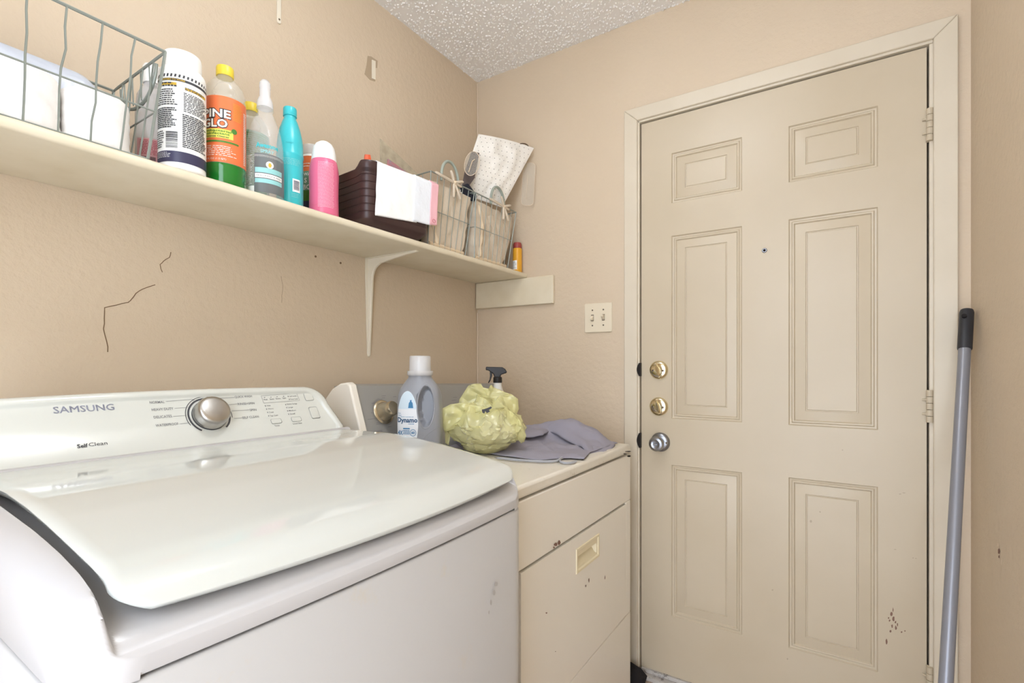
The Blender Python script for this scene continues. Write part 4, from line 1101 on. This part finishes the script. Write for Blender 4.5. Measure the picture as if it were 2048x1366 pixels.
# ---- small mustard bottle in the corner
c = Vector((.236, yr(1.793), TOP)); e = thing('mustard_bottle', c, 'small mustard yellow bottle with dark red cap in the shelf corner', 'bottle')
MB().lathe([(.019, 0), (.02, .002), (.02, .1), (.018, .104)], c, 28).build('body', 'mustard', e)
MB().lathe([(.0185, .1045), (.019, .106), (.019, .12), (.016, .128), (.01, .13)], c, 28).build('cap', 'red_cap', e)
f2 = cyl_fn(c, .02, bearing(c.x, c.y), .0005); f3 = cyl_fn(c, .02, bearing(c.x, c.y), .0009)
m_ = MB(); quad_into(m_, f2, -.026, .012, -.002, .05, 8); m_.build('label', 'label_white', e)
m_ = MB(); rows_into(m_, f3, -.024, .015, -.004, .047, 7, rgq, .4); m_.build('small_print', 'ink_grey', e, kind='stuff')

# =================================================================== THINGS ON THE DRYER
DTOP = DT + .0008
# ---- detergent jug
JC = Vector((.345, yr(1.083), DTOP)); ja = bearing(JC.x, JC.y) - R(14)
JN = Vector((math.cos(ja), math.sin(ja), 0)); JU = Vector((-math.sin(ja), math.cos(ja), 0))
jg = thing('detergent_jug', JC, 'grey laundry detergent jug with white oval label and clear cap on the dryer', 'detergent jug')
JL = [(0, .060, .038), (.004, .064, .042), (.012, .0655, .0435), (.10, .0655, .0435), (.15, .065, .043), (.185, .0625, .0415), (.205, .057, .0385), (.22, .048, .035), (.231, .0395, .032), (.237, .035, .031), (.24, .034, .031), (.247, .034, .031)]
def jpt(th, z_):
    w_ = table(z_, [(a, b) for a, b, c_ in JL]); d_ = table(z_, [(a, c_) for a, b, c_ in JL])
    ex = lerp(.62, 1.0, sstep(.19, .236, z_))
    cu, su = math.cos(th), math.sin(th)
    u = w_*math.copysign(abs(cu)**ex, cu); d = d_*math.copysign(abs(su)**ex, su)
    # finger recess on the handle side
    q = ((u-.026)/.0225)**2 + ((z_-.155-.0*u)/.058)**2
    k = 1 - .72*(1-sstep(.62, 1.12, q))
    # raised swoosh below it
    return u, d*k
def jfn3(u, d, z_): return JC + JU*u + JN*d + Vector((0, 0, z_))
NZ, NT = 84, 168
m_ = MB(); rings = []
for j in range(NZ+1):
    z_ = .247*j/NZ; rings.append([jfn3(*jpt(2*math.pi*i/NT, z_), z_) for i in range(NT)])
m_.loft(rings).build('body', 'jug_grey', jg, smooth=55)
MB().lathe([(.036, .244), (.0375, .246), (.0375, .256), (.0365, .258)], JC, 40).build('collar', 'clear_cap', jg)
MB().lathe([(.0315, .2565), (.032, .259), (.0305, .300), (.0285, .302), (.002, .302)], JC, 40).build('measuring_cap', 'clear_cap', jg)
MB().lathe([(.019, .257), (.0185, .288), (.012, .29)], JC, 24).build('spout', 'white_plastic', jg)
def jsurf(u, v, eps=.0008):
    d_ = table(v, [(a, c_) for a, b, c_ in JL]); w_ = table(v, [(a, b) for a, b, c_ in JL]); ex = lerp(.62, 1.0, sstep(.19, .236, v))
    k = min(1, abs(u)/w_)**(1/ex); d = d_*math.sqrt(max(0, 1-k*k))**ex
    return jfn3(u, d + eps, v)
LCU, LCV, LRU, LRV = -.027, .108, .0325, .092
def jl(u, v, eps): return jsurf(LCU+u, LCV+v, eps)
m_ = MB(); N = 40; vs = [jl(0, 0, .0006)]; fs = []
for r_ in range(1, 9):
    for i in range(N): q = 2*math.pi*i/N; vs.append(jl(LRU*r_/8*math.cos(q), LRV*r_/8*math.sin(q), .0006))
for i in range(N): fs.append((0, 1+i, 1+(i+1) % N))
for r_ in range(7):
    for i in range(N): a_, b_ = 1+r_*N, 1+(r_+1)*N; fs.append((a_+i, b_+i, b_+(i+1) % N, a_+(i+1) % N))
m_.add(vs, fs); jlab = m_.build('label', 'jug_label', jg, smooth=60)
m_ = MB()
def capseg(v0, v1, eps):
    vs = []; fs = []
    for j in range(9):
        v = lerp(v0, v1, j/8); hw = LRU*math.sqrt(max(0, 1-(v/LRV)**2))*.985
        for i in range(9): vs.append(jl(lerp(-hw, hw, i/8), v, eps))
    for j in range(8):
        for i in range(8): fs.append((j*9+i, j*9+i+1, (j+1)*9+i+1, (j+1)*9+i))
    return vs, fs
m_.add(*capseg(.04, .091, .0009)); m_.build('label_sky', 'label_sky', jlab, smooth=60)
g = lambda u, v: jl(u, v, .0013)
m_ = MB(); text_into(m_, 'Dynamo', g, -.0305, .002, width=.061, height=.0135, bold=.03); m_.build('brand_lettering', 'navy_ink', jlab)
m_ = MB(); quad_into(m_, g, -.012, -.018, .008, -.0145, 4); text_into(m_, '4X', g, -.029, -.034, width=.016, height=.012, bold=.03)
text_into(m_, '60', g, .0125, -.031, width=.01, height=.007, bold=.04); rows_into(m_, g, -.012, -.033, .008, -.02, 3, rgq, .55)
vs = []; fs = []
for i in range(25):
    q = 2*math.pi*i/24; vs += [g(.0175+.0078*math.cos(q), -.028+.0085*math.sin(q)), g(.0175+.0092*math.cos(q), -.028+.010*math.sin(q))]
for i in range(24): fs.append((2*i, 2*i+1, 2*i+3, 2*i+2))
m_.add(vs, fs); m_.build('label_print', 'blue_ink', jlab, kind='stuff')
m_ = MB(); text_into(m_, 'free', g, -.028, .026, width=.008, height=.004); text_into(m_, 'clear', g, -.028, .02, width=.011, height=.004); rows_into(m_, g, -.02, .0165, .026, .0185, 1, rgq, .6); rows_into(m_, g, .004, -.004, .026, -.0015, 1, rgq, .8)
m_.add([g(.003, .043), g(.018, .043), g(.016, .058), g(.0125, .062), g(.0135, .066), g(.008, .066), g(.0085, .062), g(.005, .058)], [tuple(range(8))]); m_.build('label_print', 'blue_ink', jlab, kind='stuff')
m_ = MB(); rows_into(m_, g, -.016, -.068, .018, -.05, 4, rgq, .4); m_.build('label_print', 'ink_grey', jlab, kind='stuff')
# raised bead around the finger recess
P = []
for i in range(36):
    q = 2*math.pi*i/36; P.append(jsurf(.026+.0245*math.cos(q), .155+.063*math.sin(q), -.0016))
MB().tube(P, .0028, 8, closed=True).build('grip_bead', 'jug_grey', jg)
P = [jsurf(lerp(.005, .064, i/14), .045+.05*math.sin(i/14*1.45), -.0012) for i in range(15)]
MB().tube(P, .002, 6).build('body_bead', 'jug_grey', jg)

# ---- spray bottle with black trigger
SC = Vector((.30, yr(1.552), DTOP)); e = thing('trigger_spray_bottle', SC, 'white spray bottle with black trigger head behind the yellow bag', 'spray bottle')
SPZ = .213
MB().lathe([(.028, 0), (.032, .004), (.032, .12), (.029, .145), (.022, .165), (.0165, .182), (.0148, .205), (.0148, SPZ)], SC, 36).build('bottle', 'spray_white', e, smooth=50)
MB().lathe([(.0165, SPZ-.004), (.017, SPZ-.002), (.0165, SPZ+.016), (.013, SPZ+.019)], SC, 28).build('collar', 'spray_black', e)
# head profile in the plane facing the camera
hx = RT
def hfn(a, b, d): return SC + hx*a + FW*d + Vector((0, 0, SPZ+b))
MB().prism([(-.011, .016), (.011, .016), (.013, .026), (.033, .033), (.036, .037), (.028, .049), (.018, .055), (-.044, .057), (-.045, .044), (-.036, .043), (-.028, .038), (-.017, .03)], hfn, -.012, .012).build('trigger_head', 'spray_black', e, bevel=.003, seg=3)
MB().prism([(-.030, .040), (-.020, .036), (-.021, .022), (-.027, .004), (-.034, -.006), (-.037, -.004), (-.031, .008), (-.029, .022)], hfn, -.006, .006).build('trigger', 'spray_black', e, bevel=.002)

# ---- yellow plastic bag
BC = Vector((.462, yr(1.255), DT+.006)); e = thing('yellow_plastic_bag', BC, 'crumpled pale yellow plastic shopping bag sitting on the grey cloth', 'plastic bag')
BU = RT; BW = FW
bm = bmesh.new(); bmesh.ops.create_icosphere(bm, subdivisions=5, radius=1.0)
pts = [v.co.copy() for v in bm.verts]; fcs = [tuple(v.index for v in f.verts) for f in bm.faces]; bm.free()
def bagshape(p, sc=1.0):
    d = p.normalized(); az = math.atan2(d.y, d.x)
    zz_ = (d.z*.5+.5)
    rad = .105*(math.sin(math.pi*min(1, zz_*.86+.09)))**.62
    rad *= 1 - .22*sstep(.55, 1.0, zz_)
    def ridge(q): return max(0.0, 1-abs(noise.noise(q))*3.2)**2
    warp = d + Vector((noise.noise(d*2.3), noise.noise(d*2.3+Vector((7, 1, 3))), noise.noise(d*2.3+Vector((2, 9, 4)))))*.35
    crease = noise.noise(d*1.7+Vector((3, 1, 2)))*.16 + ridge(warp*2.1+Vector((1, 5, 2)))*.085 + ridge(warp*4.3+Vector((4, 2, 8)))*.05 + noise.noise(d*9)*.02
    rad *= 1 + crease
    h = .165*zz_**1.05
    if d.z > .2: h += .03*noise.noise(Vector((d.x*3, d.y*3, 9)))
    if d.z < -.55: rad *= .9
    x = rad*math.cos(az)*1.03; y = rad*math.sin(az)*.95
    return BC + (BU*x + BW*y)*sc + Vector((0, 0, max(0.0005, h*sc)))
m_ = MB(); m_.add([bagshape(p) for p in pts], fcs); m_.build('bag_body', 'bag_yellow', e, smooth=28)
m_ = MB(); m_.add([BC + (bagshape(p)-BC)*.84 + Vector((0, 0, .006)) for p in pts], fcs); m_.build('contents', 'bag_inside', e, smooth=60)
# upper folds and the two handle loops
def sheet(outline, d0, seed, name='fold', mname='bag_yellow', amp=.008):
    n = len(outline); cxo = sum(a for a, b in outline)/n; cyo = sum(b for a, b in outline)/n
    vs = []; fs = []; K = 6
    D = []
    for i in range(n):
        a, b = outline[i], outline[(i+1) % n]
        for k in range(4): D.append((lerp(a[0], b[0], k/4), lerp(a[1], b[1], k/4)))
    n = len(D); vs.append(None)
    def pt(a, b): 
        w_ = d0 + amp*noise.noise(Vector((a*45, b*45, seed))) + amp*.7*noise.noise(Vector((a*110, b*90, seed+5)))
        return BC + BU*a + BW*w_ + Vector((0, 0, b))
    vs[0] = pt(cxo, cyo)
    for r_ in range(1, K+1):
        for a, b in D: vs.append(pt(lerp(cxo, a, r_/K), lerp(cyo, b, r_/K)))
    for i in range(n): fs.append((0, 1+i, 1+(i+1) % n))
    for r_ in range(K-1):
        for i in range(n): a_, b_ = 1+r_*n, 1+(r_+1)*n; fs.append((a_+i, b_+i, b_+(i+1) % n, a_+(i+1) % n))
    mm = MB(); mm.add(vs, fs); return mm.build(name, mname, e, smooth=50, solid=.0014)
def bpx(px, py, s=1.545): return ((px-CXP)/FOC*s - (BC-CAM).dot(RT), CAM.z + (HOR-py)/FOC*s - BC.z)
sheet([bpx(*p) for p in ((917,800),(935,772),(945,768),(960,768),(961,775),(977,778),(981,770),(988,776),(1005,783),(1024,790),(1036,798),(1038,820),(1030,835),(985,840),(930,830),(915,818))], .02, 1, 'top_fold')
sheet([bpx(*p) for p in ((888,815),(905,806),(925,803),(950,808),(985,812),(1010,812),(1000,824),(960,836),(920,850),(893,860),(889,840))], -.06, 2, 'front_fold', amp=.012)
sheet([bpx(*p) for p in ((1005,812),(1022,820),(1036,832),(1046,850),(1052,868),(1048,880),(1042,883),(1034,872),(1026,850),(1012,830))], -.045, 3, 'side_handle', amp=.01)
sheet([bpx(*p) for p in ((891,852),(905,846),(912,850),(903,866),(900,888),(893,884))], -.03, 4, 'side_fold', amp=.008)
# printed marks
m_ = MB()
def bmark(pl, d):
    m_.add([BC + BU*a + BW*d + Vector((0, 0, b)) for a, b in [bpx(*p, 1.48) for p in pl]], [tuple(range(len(pl)))])
for pl in (((965,817),(970,816),(976,814),(983,811),(985,814),(979,818),(981,821),(975,824),(972,820),(970,825),(966,823)),): bmark(pl, -.104)
m_.build('printed_marks', 'ink_dark', e, kind='stuff')

# ---- grey garment
GC = Vector((.58, yr(1.40), DT)); gm = thing('grey_garment', GC, 'folded lilac-grey shirt lying across the dryer top', 'garment')
outl = [atz(x, y, DT+.004) for x, y in ((903,882),(925,893),(955,903),(1000,911),(1040,916),(1075,921),(1105,919),(1140,917),(1168,919),(1180,905),(1205,898))]
outl = [Vector((p.x, p.y, 0)) for p in outl] + [Vector((.742, yr(1.645), 0)), Vector((.68, yr(1.668), 0)), Vector((.56, yr(1.672), 0)), Vector((.47, yr(1.66), 0)), Vector((.41, yr(1.62), 0)), Vector((.375, yr(1.46), 0)), Vector((.37, yr(1.3), 0)), Vector((.372, yr(1.17), 0)), Vector((.385, yr(1.14), 0))]
D = []
for i in range(len(outl)):
    a_, b_ = outl[i], outl[(i+1) % len(outl)]
    for k in range(6): D.append(a_.lerp(b_, k/6))
cen = Vector((.56, yr(1.43), 0))
def gh(x, y):
    Y = y - CAM.y
    g1 = .058*math.exp(-((x-.55)**2/.009 + (Y-1.60)**2/.0032))          # bunched collar end
    g2 = .050*math.exp(-((x-.44)**2/.006 + (Y-1.50)**2/.012))
    g3 = .030*math.exp(-((x-.66)**2/.004 + (Y-1.58)**2/.003))
    bag = math.exp(-((x-.462)**2/.012 + (Y-1.255)**2/.012))
    f = .012*noise.noise(Vector((x*9, Y*9, 1))) + .007*abs(noise.noise(Vector((x*16+Y*9, Y*14-x*6, 4))))*2 + .003*noise.noise(Vector((x*38, Y*38, 2)))
    return max(.0, g1+g2+g3 + max(0, f)*(1-bag)) + .004
m_ = MB(); vs = [Vector((cen.x, cen.y, DT+gh(cen.x, cen.y)))]; fs = []; K = 34; n = len(D)
for r_ in range(1, K+1):
    t = r_/K
    for p in D:
        q = cen.lerp(p, t); ed = sstep(1.0, .9, t)
        vs.append(Vector((q.x, q.y, DT + .0035 + (gh(q.x, q.y)-.002)*(1-(t**10)*.85))))
for i in range(n): fs.append((0, 1+i, 1+(i+1) % n))
for r_ in range(K-1):
    for i in range(n): a_, b_ = 1+r_*n, 1+(r_+1)*n; fs.append((a_+i, b_+i, b_+(i+1) % n, a_+(i+1) % n))
m_.add(vs, fs); m_.build('cloth', 'cloth_lilac', gm, smooth=60, solid=.0028)
# folded-back sleeve: a soft slab over the right end
def drape(poly, z0, amp, seed, name, thick=.003, lift=None):
    P = [Vector((p[0], p[1], 0)) for p in poly]; D = []
    for i in range(len(P)):
        for k in range(5): D.append(P[i].lerp(P[(i+1) % len(P)], k/5))
    c0 = sum(P, Vector((0,0,0)))/len(P); n = len(D); vs = []; fs = []; K = 16
    def zf(q, t): return DT + z0(q) + amp*noise.noise(Vector((q.x*22, q.y*22, seed))) - .012*t**6
    vs.append(Vector((c0.x, c0.y, zf(c0, 0))))
    for r_ in range(1, K+1):
        for p in D: q = c0.lerp(p, r_/K); vs.append(Vector((q.x, q.y, zf(q, r_/K))))
    for i in range(n): fs.append((0, 1+i, 1+(i+1) % n))
    for r_ in range(K-1):
        for i in range(n): a_, b_ = 1+r_*n, 1+(r_+1)*n; fs.append((a_+i, b_+i, b_+(i+1) % n, a_+(i+1) % n))
    mm = MB(); mm.add(vs, fs); return mm.build(name, 'cloth_lilac', gm, smooth=60, solid=thick)
drape([(.50, yr(1.555)), (.62, yr(1.50)), (.745, yr(1.42)), (.765, yr(1.50)), (.752, yr(1.60)), (.68, yr(1.662)), (.55, yr(1.665)), (.48, yr(1.64))], lambda q: .030 + .055*math.exp(-((q.x-.56)**2/.012+(q.y-yr(1.61))**2/.006)) - .022*sstep(.66, .76, q.x), .010, 3, 'sleeve')
drape([(.40, yr(1.40)), (.50, yr(1.38)), (.545, yr(1.47)), (.52, yr(1.57)), (.43, yr(1.62)), (.385, yr(1.55))], lambda q: .052, .012, 8, 'body_fold')
# raised left flap beside the jug
m_ = MB()
def flap(u, v):
    base = atz(lerp(902, 950, u), lerp(885, 905, u), DT+.004); tip = atz(lerp(903, 945, u), lerp(884, 903, u), DT+.004)
    h = .036*math.sin(math.pi*(.18+.62*(1-u)))*(1-u*.55)
    return Vector((base.x - .03*v, base.y + .015*v, DT + .005 + h*math.sin(v*math.pi*.62)))
m_.grid(flap, 16, 12).build('flap', 'cloth_lilac', gm, smooth=60, solid=.0028)
# ---- plastic hanger loop under the garment edge
hg_ = thing('clothes_hanger', atz(1120, 921, DT), 'grey plastic hanger end peeking out under the shirt on the dryer', 'hanger')
P = [atz(x, y, DT+.006) for x, y in ((985,915),(1040,921),(1090,924),(1118,922),(1120,917),(1128,914),(1145,912),(1156,908))]
MB().tube(P, .0042, 8).build('bar', 'hanger_grey', hg_, subsurf=1)
P = [atz(x, y, DT+.005) for x, y in ((1119,919),(1121,925),(1132,927),(1148,925),(1153,922))]
MB().tube(P, .004, 8).build('hook', 'hanger_grey', hg_, subsurf=1)

# =================================================================== POLE
A = CAM + Vector((.297, 1.765, 0)); A.z = 1.284
B = CAM + Vector((.199, 1.381, 0)); B.z = .46
dirp = (B-A).normalized(); Lp = (A.z-(FZ+.006))/-dirp.z
pole = thing('mop_pole', A + dirp*Lp, 'grey metal mop pole with black grip leaning in the corner by the door', 'pole')
gl = .118
MB().tube([A + dirp*(gl-.004), A + dirp*Lp*.5, A + dirp*Lp], .0128, 24).build('shaft', 'pole_grey', pole)
MB().tube([A, A+dirp*.002, A+dirp*.01, A+dirp*(gl-.004), A+dirp*gl], [.010, .0135, .0152, .0152, .0142], 24).build('grip', 'grip_black', pole)
sidev = (CAM-A); sidev = (sidev - dirp*sidev.dot(dirp)).normalized()
MB().tube([A+dirp*.026+sidev*.011-RT*.006, A+dirp*.026+sidev*.0158-RT*.006], .0055, 14).build('hang_hole', 'rag_black', pole)
# ---- black rag on the floor by the dryer
p = atz(1262, 1352, FZ+.02); rc_ = Vector((.745, -.06, FZ))
m_ = MB(); m_.lathe([(.05, 0), (.06, .006), (.056, .03), (.04, .05), (.015, .058)], rc_, 28)
m_.v = [Vector((rc_.x+(q.x-rc_.x)*(1+.25*noise.noise(q*40)), rc_.y+(q.y-rc_.y)*(.6+.2*noise.noise(q*40+Vector((3,3,3)))), FZ+.0005+(q.z-FZ)*(1+.3*noise.noise(q*30)))) for q in m_.v]
rag = m_.build('floor_rag', 'rag_black', None, smooth=50); tag(rag, 'black crumpled rag on the floor between dryer and door', 'rag')

# =================================================================== SCUFFS AND CHIPS
def scuffs(pts, fn, mname, parent, name='scuff'):
    m_ = MB(); r_ = random.Random(len(pts)*7+1)
    for px, py, w_, h_ in pts:
        c0 = fn(px, py); poly = [(w_*math.cos(t)*r_.uniform(.6, 1.2), h_*math.sin(t)*r_.uniform(.6, 1.2)) for t in [2*math.pi*i/7 for i in range(7)]]
        m_.add([fn(px+a, py+b) for a, b in poly], [tuple(range(7))])
    return m_.build(name, mname, parent, smooth=0, kind='stuff')
mat('scuff_brown', (128, 98, 84), .8); mat('scuff_soft', (176, 160, 138), .7); mat('scuff_grey', (170, 166, 162), .6)
fd = lambda x, y: aty(x, y, -.0005)
scuffs([(1783,1228,3,4),(1787,1238,3,5),(1779,1241,2,3),(1784,1252,2,4),(1792,1256,2,5),(1781,1262,2,3),(1773,1284,2,6),(1791,1244,2,3),(1803,1264,2,2),(1810,1262,2,1.5),(1777,1236,1.5,2),(1795,1249,1.5,4),(1786,1220,1,5)], fd, 'scuff_brown', door)
scuffs([(1800,988,4,1),(1808,986,4,1),(1790,1099,4,1),(1826,1116,2,1),(1832,1117,2,1),(1622,1043,3,3),(1640,1024,2,2),(1545,1180,2,2),(1575,1318,2,2),(1685,900,2,1.5)], fd, 'scuff_soft', door)
fx = lambda x, y: atx(x, y, DXF+.0012)
scuffs([(1112,1089,4,4),(1118,1085,3,5),(1108,1095,2,2),(1178,1160,1,5),(1210,1155,1,4),(1172,1172,1,3),(1093,1226,2,2),(1111,1303,1,1)], fx, 'scuff_brown', dr)
scuffs([(1256,903,6,1),(1250,908,4,1),(1258,912,4,2)], fx, 'rag_black', dr, 'paint_chip')
fw_ = lambda x, y: atx(x, y, WXF+.0085)
scuffs([(992,1168,4,6),(988,1185,3,7),(982,1205,2,6),(978,1225,1.5,4)], fw_, 'scuff_grey', wa)
fr = lambda x, y: atx(x, y, RW-.0006)
scuffs([(1998,1103,2,8),(1998,1113,1.5,4)], fr, 'scuff_brown', wr, 'wall_nick')
scuffs([(1996,1090,2,5),(2003,1124,1.5,8)], fr, 'caulk', wr, 'wall_nick')
